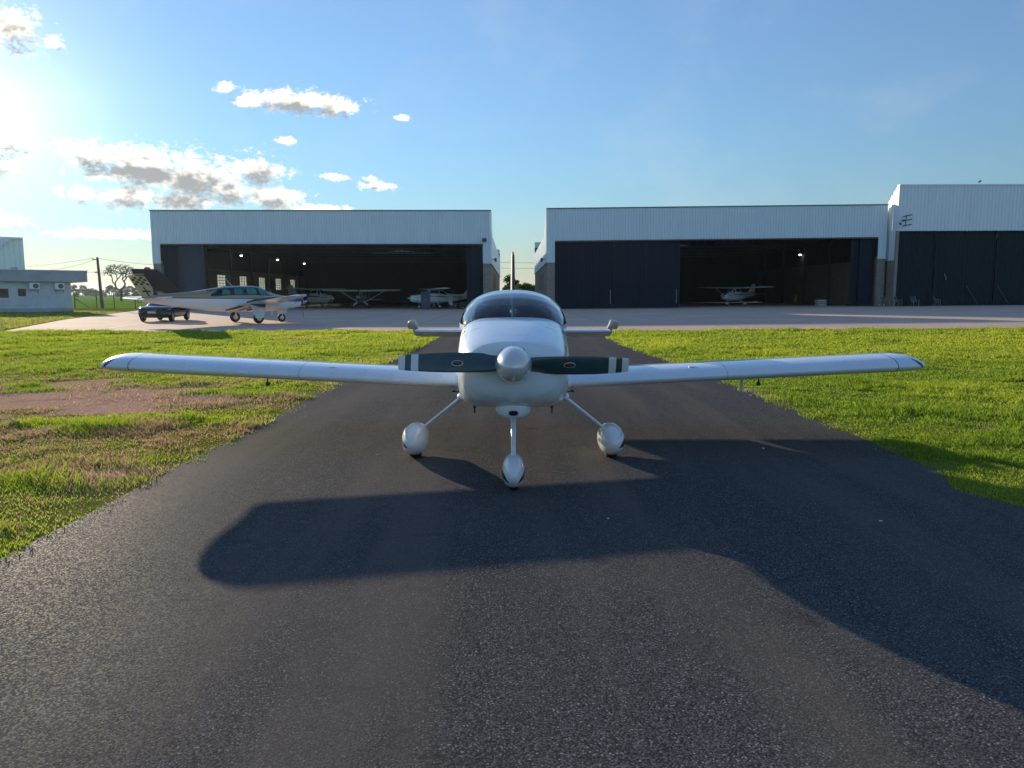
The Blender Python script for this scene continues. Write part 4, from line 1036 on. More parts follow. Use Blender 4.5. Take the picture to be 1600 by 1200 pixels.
for s in (-1, 1):
    bm = NB(); wing(bm, [((1.35, s * 0.35, bz(0.35)), 2.35, 1), ((1.05, s * 1.6, bz(1.6)), 1.85, 1), ((0.80, s * 3.6, bz(3.6)), 1.4, 0.95), ((0.62, s * 5.55, bz(5.55)), 1.0, 0.9), ((0.5, s * 5.72, bz(5.74)), 0.75, 0.5), ((0.4, s * 5.76, bz(5.78)), 0.55, 0.1)], (-1, 0, 0), (0, 0, 1), 0.14, 0.02, 16)
    wg = mk('wing', bm, M['white'], BX, True, 50)
    bm = NB(); ball(bm, (0.35, s * 5.78, bz(5.8)), (0.18, 0.07, 0.07)); mk('tip_light', bm, M['alu'], wg, True)
    NC = Body([(-0.75, 0.03, bz(1.7) + 0.12, bz(1.7) + 0.02, bz(1.7) + 0.07, 2, 2), (0.0, 0.24, bz(1.7) + 0.30, bz(1.7) - 0.2, bz(1.7) + 0.07, 2.3, 2.4), (0.9, 0.36, bz(1.7) + 0.40, bz(1.7) - 0.28, bz(1.7) + 0.08, 2.4, 2.6), (1.9, 0.37, bz(1.7) + 0.40, bz(1.7) - 0.26, bz(1.7) + 0.1, 2.5, 2.8), (2.35, 0.30, bz(1.7) + 0.33, bz(1.7) - 0.18, bz(1.7) + 0.1, 2.4, 2.6), (2.5, 0.18, bz(1.7) + 0.24, bz(1.7) - 0.06, bz(1.7) + 0.09, 2.2, 2.2)], 'x')
    bm = NB(); loft(bm, [[NC.pt(q, 2 * PI * k / 32) + Vector((0, s * 1.7, 0)) for k in range(32)] for q in np.linspace(-0.75, 2.5, 34)]); nc = mk('engine_nacelle', bm, NAVY, BX, True, 55)
    bm = NB(); loft(bm, [[NC.pt(q, PI + PI * k / 16) * 1.0 + Vector((0, s * 1.7, -0.012)) for k in range(17)] for q in np.linspace(0.2, 2.3, 20)], closed=False, cap=False); mk('lower_cowl', bm, M['white'], nc, True)
    prop(nc, 2.5, s * 1.7, bz(1.7) + 0.09, 0.95, 3, 0.5 if s < 0 else 0.9, M['black'], M['alu'])
    bm = NB(); wing(bm, [((-4.35, s * 0.06, 1.42), 1.15, 1), ((-4.85, s * 2.38, 1.45), 0.72, 0.9), ((-4.95, s * 2.46, 1.45), 0.4, 0.3)], (-1, 0, 0), (0, 0, 1), 0.10, 0); st_ = mk('stabilizer', bm, M['white'], BX, True, 50)
    bm = NB(); wing(bm, [((-5.30, s * 0.2, 1.405), 0.42, 1), ((-5.42, s * 2.4, 1.44), 0.30, 1)], (-0.985, 0, -0.17), (-0.17, 0, 0.985), 0.13, 0); mk('elevator', bm, M['white'], BX, True, 50)
    # main gear with its outer cover
    g = wheel(BX, 0.0, s * 1.46, 0.29, 0.18)
    bm = NB(); tube(bm, [(0.05, s * 1.42, bz(1.5) - 0.02), (0.0, s * 1.34, 0.30)], 0.05, 10); mk('gear_leg', bm, M['white'], BX, True)
    bm = NB(); loft(bm, [[Vector((x, s * (1.60 + 0.03 * (z > 0.6)) + d, z)) for d, (x, z) in zip([dd] * 4, ((-0.50, 0.98), (0.46, 0.98), (0.20, 0.30), (-0.22, 0.30)))] for dd in (-0.015, 0.015)]); mk('gear_door', bm, M['white'], BX)
wheel(BX, 2.13, 0, 0.24, 0.14)
bm = NB(); tube(bm, [(2.05, 0, 0.8), (2.13, 0.0, 0.5)], 0.05, 10)
for s in (-1, 1): tube(bm, [(2.13, s * 0.02, 0.5), (2.13, s * 0.12, 0.46), (2.13, s * 0.12, 0.24)], 0.025, 8)
mk('nose_leg', bm, M['white'], BX, True)
bm = NB(); box(bm, 1.75, 2.35, -0.2, -0.18, 0.5, 0.78); mk('nose_gear_door', bm, M['white'], BX)
# swept tail: fin, rudder, checkered shield with a cross on both sides
bm = NB(); wing(bm, [((-2.6, 0, 1.74), 2.15, 0.35), ((-3.55, 0, 1.80), 1.45, 0.9), ((-4.60, 0, 2.80), 0.85, 1), ((-4.70, 0, 2.87), 0.78, 0.7)], (-1, 0, 0), (0, 1, 0), 0.10, 0); mk('fin', bm, DKT, BX, True, 50)
bm = NB(); wing(bm, [((-4.55, 0, 1.30), 0.72, 1.2), ((-5.35, 0, 2.80), 0.55, 1), ((-5.42, 0, 2.87), 0.5, 0.7)], (-1, 0, 0), (0, 1, 0), 0.12, 0); rud = mk('rudder', bm, DKT, BX, True, 50)
bm = NB(); ball(bm, (-5.15, 0, 2.90), (0.16, 0.06, 0.07)); mk('beacon', bm, M['red'], BX, True)
bm = NB(); tube(bm, [(-0.75, 0, 2.04), (-1.15, 0, 2.48)], [0.03, 0.012], 8); mk('antenna', bm, M['white'], BX)
for s in (-1, 1):
    Pz = lambda u, z, off: Vector((-4.86 - u - (z - 1.4) * 0.545, s * off, z))
    def slab(nm, pts, mt, o0, par):
        bm = NB(); loft(bm, [[Pz(u, z, o) for u, z in pts] for o in (o0 - 0.03, o0)]); return mk(nm, bm, mt, par)
    outer = [(0.62, 2.52), (-0.12, 2.52), (-0.16, 2.2), (-0.16, 1.9), (-0.06, 1.66), (0.12, 1.46), (0.34, 1.33), (0.55, 1.45), (0.62, 1.7)]
    sh = slab('tail_shield', outer, GOLD, 0.062, BX)
    bm = NB()
    for r in range(4):
        for q in range(5):
            if (r + q) % 2 == 0:
                u0, z0 = -0.10 + q * 0.14, 2.05 + r * 0.105
                loft(bm, [[Pz(u, z, o) for u, z in ((u0, z0), (u0 + 0.135, z0), (u0 + 0.135, z0 + 0.10), (u0, z0 + 0.10))] for o in (0.05, 0.068)])
    ck = mk('checker_rows', bm, DKT, BX); ck.parent = sh
    slab('cross', [(0.20, 1.50), (0.28, 1.50), (0.28, 1.70), (0.44, 1.70), (0.44, 1.78), (0.28, 1.78), (0.28, 1.98), (0.20, 1.98), (0.20, 1.78), (0.04, 1.78), (0.04, 1.70), (0.20, 1.70)], DKT, 0.068, sh)
    slab('gold_line', [(0.55, 2.62), (-0.16, 2.62), (-0.16, 2.58), (0.55, 2.58)], GOLD, 0.066, rud)

def small_plane(name, loc, rz, label, L=8.2, high=True, body=None, wingc=None, strut=True, spats=False, tailwheel=False, group=None, sc=1.0, reg=None, prop_a=0.6, hgt=1.0):
    body = body or M['white']; wingc = wingc or body
    o = empty(name, loc, rz, label, 'aeroplane', group)
    k = L / 8.2
    zb = 0.62
    if tailwheel:
        st = [(-4.6, 0.05, 1.0, 0.75, 0.9, 2, 2), (-2.5, 0.30, 1.35, 0.70, 1.0, 2.3, 2.5), (-0.8, 0.40, 1.95, 0.72, 1.1, 2.4, 3), (0.6, 0.40, 2.0, 0.75, 1.2, 2.5, 3), (1.0, 0.40, 1.62, 0.78, 1.25, 2.4, 2.6), (2.2, 0.36, 1.58, 0.95, 1.28, 2.2, 2.3), (2.45, 0.22, 1.45, 1.1, 1.28, 2, 2)]
    elif high:
        st = [(-5.2, 0.05, 1.45, 1.22, 1.34, 2, 2), (-3.6, 0.22, 1.56, 1.02, 1.3, 2.2, 2.4), (-1.6, 0.52, 1.72, 0.70, 1.22, 2.4, 3), (-0.9, 0.56, 2.06, 0.64, 1.2, 2.6, 3.4), (0.5, 0.57, 2.16, 0.60, 1.2, 2.7, 3.6), (0.95, 0.56, 2.0, 0.60, 1.2, 2.6, 3.4), (1.4, 0.54, 1.62, 0.62, 1.18, 2.5, 3.2), (2.5, 0.46, 1.50, 0.72, 1.16, 2.4, 2.8), (2.75, 0.30, 1.42, 0.82, 1.14, 2.2, 2.3)]
    else:
        st = [(-4.6, 0.05, 1.35, 1.12, 1.24, 2, 2), (-3.0, 0.24, 1.45, 0.95, 1.2, 2.2, 2.4), (-1.4, 0.52, 1.72, 0.66, 1.1, 2.4, 3), (-0.2, 0.58, 1.92, 0.60, 1.08, 2.3, 3.4), (0.6, 0.57, 1.86, 0.60, 1.08, 2.3, 3.4), (1.3, 0.54, 1.42, 0.62, 1.06, 2.4, 3.2), (2.3, 0.44, 1.32, 0.72, 1.05, 2.3, 2.8), (2.5, 0.28, 1.24, 0.84, 1.04, 2.2, 2.2)]
    B = Body([(a * k, *r) for a, *r in st], 'x')
    bm = NB(); B.build(bm, 36, 0.15); mk('fuselage', bm, body, o, True, 55)
    wz = B.row(0.0)[1] - 0.02 if high else 0.78
    for sd_ in (0, 1):
        T = (lambda a: a) if sd_ else (lambda a: PI - a)
        if not tailwheel:
            bm = NB(); B.patch(bm, -1.5 * k, -0.55 * k, T(0.42), T(0.98), 0.008, 6, 5, 0.35, 0, 0.06); mk('side_window', bm, M['dark_glass'], o, True)
        bm = NB(); B.patch(bm, -0.45 * k, 0.62 * k, T(0.42), T(0.98), 0.008, 6, 5, 0.0, -0.1, 0.06); mk('side_window', bm, M['dark_glass'], o, True)
        T1 = 0.42 if high else 0.40
        bm = NB(); B.patch(bm, 0.72 * k, 1.28 * k, T(T1), T(1.1), 0.008, 6, 5, 0.0, -0.3); mk('windscreen', bm, M['dark_glass'], o, True)
    bm = NB(); B.patch(bm, 0.85 * k, 1.30 * k, 1.1, PI - 1.1, 0.009, 5, 8); mk('windscreen', bm, M['dark_glass'], o, True)
    if not tailwheel:
        bm = NB()
        for T in (lambda a: a, lambda a: PI - a): B.patch(bm, -4.4 * k, 2.4 * k, T(0.06), T(0.14), 0.006, 30, 2)
        mk('side_stripe', bm, NAVY, o, True)
    dih = 0.02 if high else 0.1
    for s in (-1, 1):
        sp_ = 5.4 * k
        bm = NB(); wing(bm, [((0.75, 0, wz), 1.62, 1), ((0.75, s * 2.5, wz + 2.5 * dih), 1.6, 1), ((0.60, s * sp_, wz + sp_ * dih), 1.15, 0.9), ((0.5, s * (sp_ + 0.1), wz + sp_ * dih), 0.9, 0.3)], (-1, 0, 0), (0, 0, 1), 0.13, 0.02)
        mk('wing', bm, wingc, o, True, 50)
        if high and strut:
            bm = NB(); tube(bm, [(0.35, s * 0.5, zb + 0.1), (0.25, s * 2.5, wz - 0.06)], 0.05, 8, 0.5)
            if tailwheel: tube(bm, [(0.30, s * 0.42, zb + 0.15), (-0.55, s * 2.4, wz - 0.06)], 0.04, 8, 0.5)
            mk('wing_strut', bm, wingc, o, True)
        tz = B.row(-4.4 * k)[1] - 0.08; tx = -3.9 * k if not tailwheel else -3.7 * k
        bm = NB(); wing(bm, [((tx, s * 0.05, tz), 1.05, 1), ((tx - 0.25, s * 1.75, tz), 0.75, 0.9), ((tx - 0.4, s * 1.82, tz), 0.45, 0.3)], (-1, 0, 0), (0, 0, 1), 0.09, 0); mk('stabilizer', bm, wingc, o, True, 50)
        if tailwheel:
            bm = NB(); tube(bm, [(0.9, s * 0.30, 0.82), (0.95, s * 0.92, 0.30)], 0.04, 8); tube(bm, [(0.2, s * 0.30, 0.80), (0.92, s * 0.90, 0.30)], 0.03, 8); mk('gear_leg', bm, M['white'], o, True)
            wheel(o, 0.95, s * 0.98, 0.30, 0.16, M['steel'])
        else:
            bm = NB(); tube(bm, [(-0.25, s * 0.42, 0.72), (-0.3, s * 0.85, 0.55), (-0.35, s * 1.22, 0.26)], [0.07, 0.055, 0.045], 8, 0.6); mk('gear_leg', bm, wingc, o, True)
            wheel(o, -0.35, s * 1.27, 0.21, 0.14)
            if spats:
                bm = NB(); ball(bm, (-0.38, s * 1.27, 0.26), (0.48, 0.13, 0.19), 18, 12); mk('wheel_fairing', bm, M['white'], o, True)
    if not tailwheel:
        wheel(o, 1.75 * k, 0, 0.19, 0.12)
        bm = NB(); tube(bm, [(1.7 * k, 0, 0.8), (1.75 * k, 0, 0.42)], 0.04, 8)
        for s in (-1, 1): tube(bm, [(1.75 * k, s * 0.03, 0.42), (1.75 * k, s * 0.09, 0.36), (1.75 * k, s * 0.09, 0.2)], 0.02, 6)
        mk('nose_leg', bm, M['alu'], o, True)
        if spats:
            bm = NB(); ball(bm, (1.72 * k, 0, 0.25), (0.42, 0.12, 0.17), 18, 12); mk('wheel_fairing', bm, M['white'], o, True)
        fz = B.row(-3.6 * k)[1]
        bm = NB(); wing(bm, [((-2.7 * k, 0, fz), 1.9, 0.3), ((-3.5 * k, 0, fz + 0.08), 1.5, 0.8), ((-4.35 * k, 0, 2.62 * hgt), 0.85, 1), ((-4.45 * k, 0, 2.68 * hgt), 0.75, 0.5)], (-1, 0, 0), (0, 1, 0), 0.09, 0); mk('fin', bm, body, o, True, 50)
    else:
        wheel(o, -4.1, 0, 0.1, 0.06)
        bm = NB(); wing(bm, [((-3.5, 0, 1.05), 0.9, 0.6), ((-4.1, 0, 1.85), 0.7, 1), ((-4.2, 0, 1.95), 0.5, 0.4)], (-1, 0, 0), (0, 1, 0), 0.08, 0); mk('fin', bm, body, o, True, 50)
        bm = NB()
        for s in (-1, 1):
            for xx in (1.35, 1.65, 1.95): ball(bm, (xx, s * 0.46, 1.26), (0.09, 0.14, 0.11), 12, 8)
        mk('cylinders', bm, M['steel'], o, True)
    px_ = B.st[-1, 0]; prop(o, px_, 0, B.row(px_)[3], 0.92, 2, prop_a, M['black'], M['alu'], 0.14)
    if reg:
        cu = bpy.data.curves.new('registration', 'FONT'); cu.body = reg; cu.size = 0.42; cu.extrude = 0.004; cu.shear = 0.25; cu.align_x = 'CENTER'
        tmp = bpy.data.objects.new('lettering', cu); COL.objects.link(tmp); bpy.context.view_layer.update()
        me = bpy.data.meshes.new_from_object(tmp.evaluated_get(bpy.context.evaluated_depsgraph_get())); bpy.data.objects.remove(tmp)
        t_ = bpy.data.objects.new('registration', me); COL.objects.link(t_); t_.parent = o; me.materials.clear(); me.materials.append(M['black'])
        p0, p1 = B.pt(-2.2 * k, 0.0), B.pt(-3.2 * k, 0.0)
        ang = math.atan2(p1.y - p0.y, p1.x - p0.x)
        pm = (p0 + p1) / 2 + Vector((0, 0.03, -0.16))
        t_.location = pm; t_.rotation_euler = (PI / 2, 0, ang)
    return o
DULL = paint('dull_grey_paint', (0.30, 0.30, 0.27), 0.45); DARKP = paint('dark_grey_paint', (0.12, 0.125, 0.13), 0.5); CREAM = paint('cream_paint', (0.55, 0.53, 0.47), 0.4)
small_plane('light_aeroplane', (-22.8, 86.5, 0.013), R(-28), 'drab grey high-wing aeroplane inside the left hangar, behind the twin-engined aeroplane', L=6.9, body=DULL, strut=False)
small_plane('light_aeroplane', (-17.3, 85.5, 0.013), R(-90), 'dark tailwheel aeroplane seen head-on with V struts, in the middle of the left hangar', L=6.6, body=DARKP, wingc=CREAM, tailwheel=True, prop_a=1.5)
small_plane('light_aeroplane', (-8.9, 84.5, 0.013), R(200), 'white high-wing aeroplane with dark registration letters, at the right side of the left hangar', L=8.2, strut=False, reg='PT-LEC', prop_a=1.2)
small_plane('light_aeroplane', (27.6, 92, 0.25), R(222), 'dim white high-wing aeroplane with wheel fairings, deep inside the right hangar', L=7.6, spats=True)

# ------------------------------------------------------------------ black car behind the tail of the twin
CB = empty('car', (-21.0, 44.8, 0.013), R(-84), 'black parked car half hidden behind the tail of the twin-engined aeroplane', 'car')
carp = paint('black_car_paint', (0.012, 0.014, 0.018), 0.18, coat=0.8)
# local: x towards its front
def car_ring(x, hw, zt, zb, ):
    return [Vector((x, u, z)) for u, z in sect(hw, zt, zb, (zt * 0.55 + zb * 0.45), 5, 5, 32)]
bm = NB(); loft(bm, [car_ring(*r) for r in ((-2.2, 0.70, 0.92, 0.42), (-2.12, 0.80, 0.98, 0.30), (-1.4, 0.87, 0.98, 0.22), (0, 0.88, 0.95, 0.20), (1.0, 0.88, 0.95, 0.20), (1.7, 0.86, 0.90, 0.22), (2.05, 0.80, 0.80, 0.26), (2.18, 0.68, 0.66, 0.34))]); mk('body', bm, carp, CB, True, 40)
bm = NB(); loft(bm, [[Vector((x, u, z)) for u, z in sect(hw, zt, 0.85, 0.90, 4, 4, 32)] for x, hw, zt in ((-2.0, 0.66, 0.95), (-1.3, 0.66, 1.36), (-0.5, 0.66, 1.45), (0.2, 0.66, 1.42), (1.05, 0.70, 0.97))]); mk('cabin', bm, M['dark_glass'], CB, True, 40)
bm = NB(); loft(bm, [[Vector((x, u, z)) for u, z in sect(hw, zt, zt - 0.05, zt - 0.03, 3, 3, 24)] for x, hw, zt in ((-1.3, 0.58, 1.385), (-0.5, 0.60, 1.475), (0.2, 0.58, 1.445))]); mk('roof', bm, carp, CB, True, 40)
for s in (-1, 1):
    for x in (-1.32, 1.36): wheel(CB, x, s * 0.80, 0.32, 0.2)
    bm = NB(); ball(bm, (2.08, s * 0.60, 0.68), (0.1, 0.16, 0.07)); mk('headlight', bm, M['dark_glass'], CB, True)
bm = NB(); box(bm, 2.13, 2.24, -0.7, 0.7, 0.30, 0.48); mk('bumper', bm, M['black'], CB)
bm = NB(); box(bm, 2.185, 2.25, -0.22, 0.22, 0.50, 0.62); mk('licence_plate', bm, paint('plate_white', (0.6, 0.62, 0.64), 0.5), CB)

# ------------------------------------------------------------------ small things in and before the hangars
o = empty('tool_cabinet', (-9.35, 80.2, 0.013), 0.1, 'tall dark blue cabinet standing in front of the white high-wing aeroplane', 'cabinet')
blu = paint('dark_blue_steel', (0.05, 0.07, 0.10), 0.45)
bm = NB(); box(bm, -0.5, 0.5, -0.3, 0.3, 0.08, 1.9); mk('casing', bm, blu, o)
for s in (-1, 1):
    bm = NB(); box(bm, min(s * 0.01, s * 0.48), max(s * 0.01, s * 0.48), -0.325, -0.303, 0.12, 1.86); d = mk('door', bm, blu, o)
    bm = NB(); box(bm, s * 0.08 - 0.015, s * 0.08 + 0.015, -0.36, -0.327, 0.9, 1.1); mk('handle', bm, M['alu'], d)
    bm = NB(); box(bm, s * 0.42 - 0.05, s * 0.42 + 0.05, -0.25, 0.25, 0, 0.078); mk('foot', bm, M['black'], o)
def folding_chair(nm, loc, rz, lab, mt, grp):
    o = empty(nm, loc, rz, lab, 'chair', grp)
    bm = NB(); box(bm, -0.23, 0.23, -0.22, 0.22, 0.42, 0.45); mk('seat', bm, mt, o)
    bm = NB(); prism(bm, [(-0.23, 0.46), (0.23, 0.46), (0.24, 0.85), (0.19, 0.97), (0.08, 1.02), (-0.08, 1.02), (-0.19, 0.97), (-0.24, 0.85)], 0.235, 0.26); b_ = mk('backrest', bm, mt, o)
    for v in b_.data.vertices: v.co.y += (v.co.z - 0.45) * 0.3
    for s in (-1, 1):
        bm = NB(); tube(bm, [(s * 0.25, 0.42, 1.0), (s * 0.25, 0.22, 0.45), (s * 0.26, -0.25, 0.44), (s * 0.27, -0.28, 0.0)], 0.018, 8); mk('leg', bm, M['galv'], o)
        bm = NB(); tube(bm, [(s * 0.26, 0.05, 0.44), (s * 0.27, 0.32, 0.0)], 0.016, 8); mk('leg', bm, M['galv'], o)
        bm = NB(); tube(bm, [(s * 0.27, 0.27, 0.64), (s * 0.28, -0.2, 0.66), (s * 0.28, -0.24, 0.45)], 0.018, 8); mk('armrest', bm, M['galv'], o)
    return o
web = paint('blue_grey_webbing', (0.035, 0.065, 0.09), 0.8)
for px, rz, lab in ((1383, 0.15, 'blue-grey chair pressed against the pillar, leftmost of the row outside the tall hangar'), (1403, 0.55, 'blue-grey armchair turned aside, second from the pillar outside the tall hangar'),
                    (1429, PI, 'blue-grey chair seen from the front with a tall rounded back outside the tall hangar'), (1463, 1.45, 'blue-grey chair seen side-on, farthest from the pillar outside the tall hangar')):
    p = at(px, 479, 75.6)
    folding_chair('chair', (p.x, 75.6, gz(p.x, 75.6) + 0.013), rz - (PI if lab.find('front') > 0 else 0), lab, web, 'chairs outside the tall hangar')
p = at(1377.5, 479, 75.9)
o = empty('wheel_trolley', (p.x, 75.9, gz(p.x, 75.9) + 0.013), 0.2, 'small upright two-wheeled trolley leaning by the pillar between the right hangars', 'trolley')
bm = NB(); tube(bm, [(-0.2, 0.1, 0.25), (-0.2, 0.3, 1.15), (0.2, 0.3, 1.15), (0.2, 0.1, 0.25)], 0.02, 8)
for z in (0.45, 0.75): tube(bm, [(-0.2, 0.1 + 0.22 * (z - 0.25), z), (0.2, 0.1 + 0.22 * (z - 0.25), z)], 0.015, 6)
mk('frame', bm, M['galv'], o); bm = NB(); box(bm, -0.2, 0.2, -0.2, 0.08, 0.05, 0.08); mk('toe_plate', bm, M['steel'], o)
for s in (-1, 1): wheel(o, 0, 0, 0.15, 0.06, M['white']).location = (s * 0.28, 0.1, 0)
p = at(707, 481, 79.5)
folding_chair('chair', (p.x, 79.5, 0.013), 0.7, 'pale grey folding chair inside the left hangar near its right doors', paint('pale_grey_plastic', (0.4, 0.42, 0.42), 0.6), None)
p = at(727, 481, 81)
o = empty('hand_cart', (p.x, 81, 0.013), 0.4, 'low hand cart with pale wheels by the right doors of the left hangar', 'cart')
bm = NB(); box(bm, -0.6, 0.6, -0.3, 0.3, 0.34, 0.42); box(bm, -0.55, 0.1, -0.25, 0.25, 0.424, 0.75); mk('bed', bm, M['steel'], o)
bm = NB(); tube(bm, [(0.6, 0, 0.38), (1.0, 0, 1.0)], 0.02, 8); tube(bm, [(1.0, -0.2, 1.0), (1.0, 0.2, 1.0)], 0.018, 8); mk('handle', bm, M['galv'], o)
for x in (-0.4, 0.4):
    for s in (-1, 1): wheel(o, x, s * 0.36, 0.16, 0.08, M['white'])
p = at(1282, 479, 82)
o = empty('crate', (p.x, 82, gz(p.x, 82) + 0.013), 0.2, 'small pale open crate on the floor inside the right hangar', 'crate')
bm = NB()
for z in (0.05, 0.28, 0.51):
    for s in (-1, 1): box(bm, -0.5, 0.5, s * 0.33 - 0.015, s * 0.33 + 0.015, z, z + 0.17); box(bm, s * 0.5 - 0.015, s * 0.5 + 0.015, -0.31, 0.31, z, z + 0.17)
mk('slat_side', bm, CREAM, o); bm = NB(); box(bm, -0.48, 0.48, -0.31, 0.31, 0.0, 0.045); mk('base', bm, CREAM, o)
p = at(1243, 473, 96)
o = empty('fire_extinguisher', (p.x, 96, gz(p.x, 96) + 0.013), 0, 'small wheeled yellowish extinguisher standing deep in the right hangar', 'extinguisher')
bm = NB(); lathe(bm, [(0.12, 0.05), (0.16, 0.2), (0.25, 0.24), (1.0, 0.24), (1.15, 0.15), (1.22, 0.06), (1.35, 0.05)], 'Z', n=20); mk('cylinder', bm, paint('yellow_paint', (0.55, 0.36, 0.06), 0.4), o, True)
for s in (-1, 1): wheel(o, 0.1, s * 0.3, 0.2, 0.07)
bm = NB(); tube(bm, [(-0.26, -0.2, 0.3), (-0.3, -0.2, 1.5), (-0.3, 0.2, 1.5), (-0.26, 0.2, 0.3)], 0.02, 8); mk('handle', bm, M['steel'], o)

# pale chips of stone lying on the asphalt
chip = paint('pale_stone', (0.6, 0.58, 0.54), 0.8)
for (px, py, r) in ((950, 812, 0.008), (1376, 816, 0.009), (1193, 702, 0.011), (590, 712, 0.008)):
    d = ray(px, py); p = CAM + d * (1.6 / -d.z)
    bm = NB(); bmesh.ops.create_icosphere(bm, subdivisions=2, radius=r)
    for v in bm.verts: v.co = Vector((v.co.x * 1.4, v.co.y, v.co.z * 0.6)) * (0.8 + 0.4 * random.random())
    o = tag(mk('stone_chip', bm, chip), 'small pale chip of stone lying loose on the dark asphalt', 'stone', 'pale stone chips on the asphalt')
    o.location = (p.x, p.y, 0.006 + r * 0.45)

# ------------------------------------------------------------------ trees
def leaf_mat(name, a, b_, trans=0.4):
    m = bpy.data.materials.new(name); m.use_nodes = True; t = m.node_tree
    for n in list(t.nodes): t.nodes.remove(n)
    o = N(t, 'ShaderNodeOutputMaterial'); mx = N(t, 'ShaderNodeMixShader'); d = N(t, 'ShaderNodeBsdfDiffuse'); tr = N(t, 'ShaderNodeBsdfTranslucent')
    g = N(t, 'ShaderNodeNewGeometry')
    c = mixc(t, g.outputs['Random Per Island'], a, b_)
    t.links.new(c, d.inputs[0]); t.links.new(c, tr.inputs[0]); mx.inputs[0].default_value = trans
    t.links.new(d.outputs[0], mx.inputs[1]); t.links.new(tr.outputs[0], mx.inputs[2]); t.links.new(mx.outputs[0], o.inputs[0])
    return m
BARK = paint('tree_bark', (0.09, 0.07, 0.055), 0.95, var=0.3, scale=6)
def leaf_cloud(name, blobs, n, size, mat, parent, rnd):
    vs, fs = [], []
    wts = np.array([b[1][0] * b[1][1] * b[1][2] for b in blobs]) ** 0.67; wts /= wts.sum()
    for k in range(n):
        c, r = blobs[rnd.choice(len(blobs), p=wts)]
        d = rnd.normal(size=3); d /= np.linalg.norm(d); q = rnd.random() ** 0.42
        p = np.array(c) + d * q * np.array(r)
        u = rnd.normal(size=3); u /= np.linalg.norm(u); v = np.cross(u, rnd.normal(size=3)); v /= np.linalg.norm(v)
        s = size * (0.5 + rnd.random())
        i = len(vs)
        vs += [p - u * s, p + v * s * 0.5, p + u * s, p - v * s * 0.5]; fs.append((i, i + 1, i + 2, i + 3))
    me = bpy.data.meshes.new(name); me.from_pydata([tuple(v) for v in vs], [], fs); me.materials.append(mat)
    o = bpy.data.objects.new(name, me); COL.objects.link(o); o.parent = parent
    return o
def leafy_tree(name, loc, h, rad, mat, label, cat, group, seed, low=0.25, n=2600, size=0.3, nb=22, flat=1.0):
    rnd = np.random.default_rng(seed)
    o = empty(name, loc, rnd.random() * 6, label, cat, group)
    blobs = []; bm = NB()
    tube(bm, [(0, 0, 0), (0.1, 0.05, h * low), (0.05, 0.1, h * 0.62)], [0.05 * h * 0.5, 0.036 * h * 0.5, 0.014 * h], 8)
    for k in range(nb):
        a = rnd.random() * 2 * PI; q = math.sqrt(rnd.random()); zz = h * (low + (0.95 - low) * rnd.random() * (1 - 0.35 * q * q))
        c = (rad * 0.75 * q * math.cos(a), rad * 0.75 * q * math.sin(a), zz)
        rr = rad * (0.22 + 0.22 * rnd.random()); blobs.append((c, (rr, rr, rr * 0.75 * flat)))
        if k % 3 == 0: tube(bm, [(0.08, 0.05, h * (low + 0.05 * (k % 4))), ((c[0]) * 0.5, c[1] * 0.5, (h * low + c[2]) / 2), c], [0.012 * h, 0.008 * h, 0.003 * h], 6)
    mk('trunk', bm, BARK, o, True)
    leaf_cloud('crown', blobs, n, size, mat, o, rnd)
    return o
p = at(800, 462, 190)
leafy_tree('tree', (p.x - 0.0, 190, 0), 7.2, 2.9, leaf_mat('dark_leaves', (0.02, 0.04, 0.02), (0.045, 0.075, 0.03), 0.25), 'dark round-crowned tree in the gap between the two hangars', 'tree', None, 3, low=0.28, n=4200, size=0.24, nb=26)
p = at(825, 462, 150)
leafy_tree('bush', (p.x, 150, 0), 4.0, 2.7, leaf_mat('bright_leaves', (0.06, 0.10, 0.02), (0.12, 0.15, 0.03), 0.5), 'bright green bush beside the dark tree in the gap between hangars', 'bush', None, 5, low=0.1, n=3800, size=0.22, nb=26)
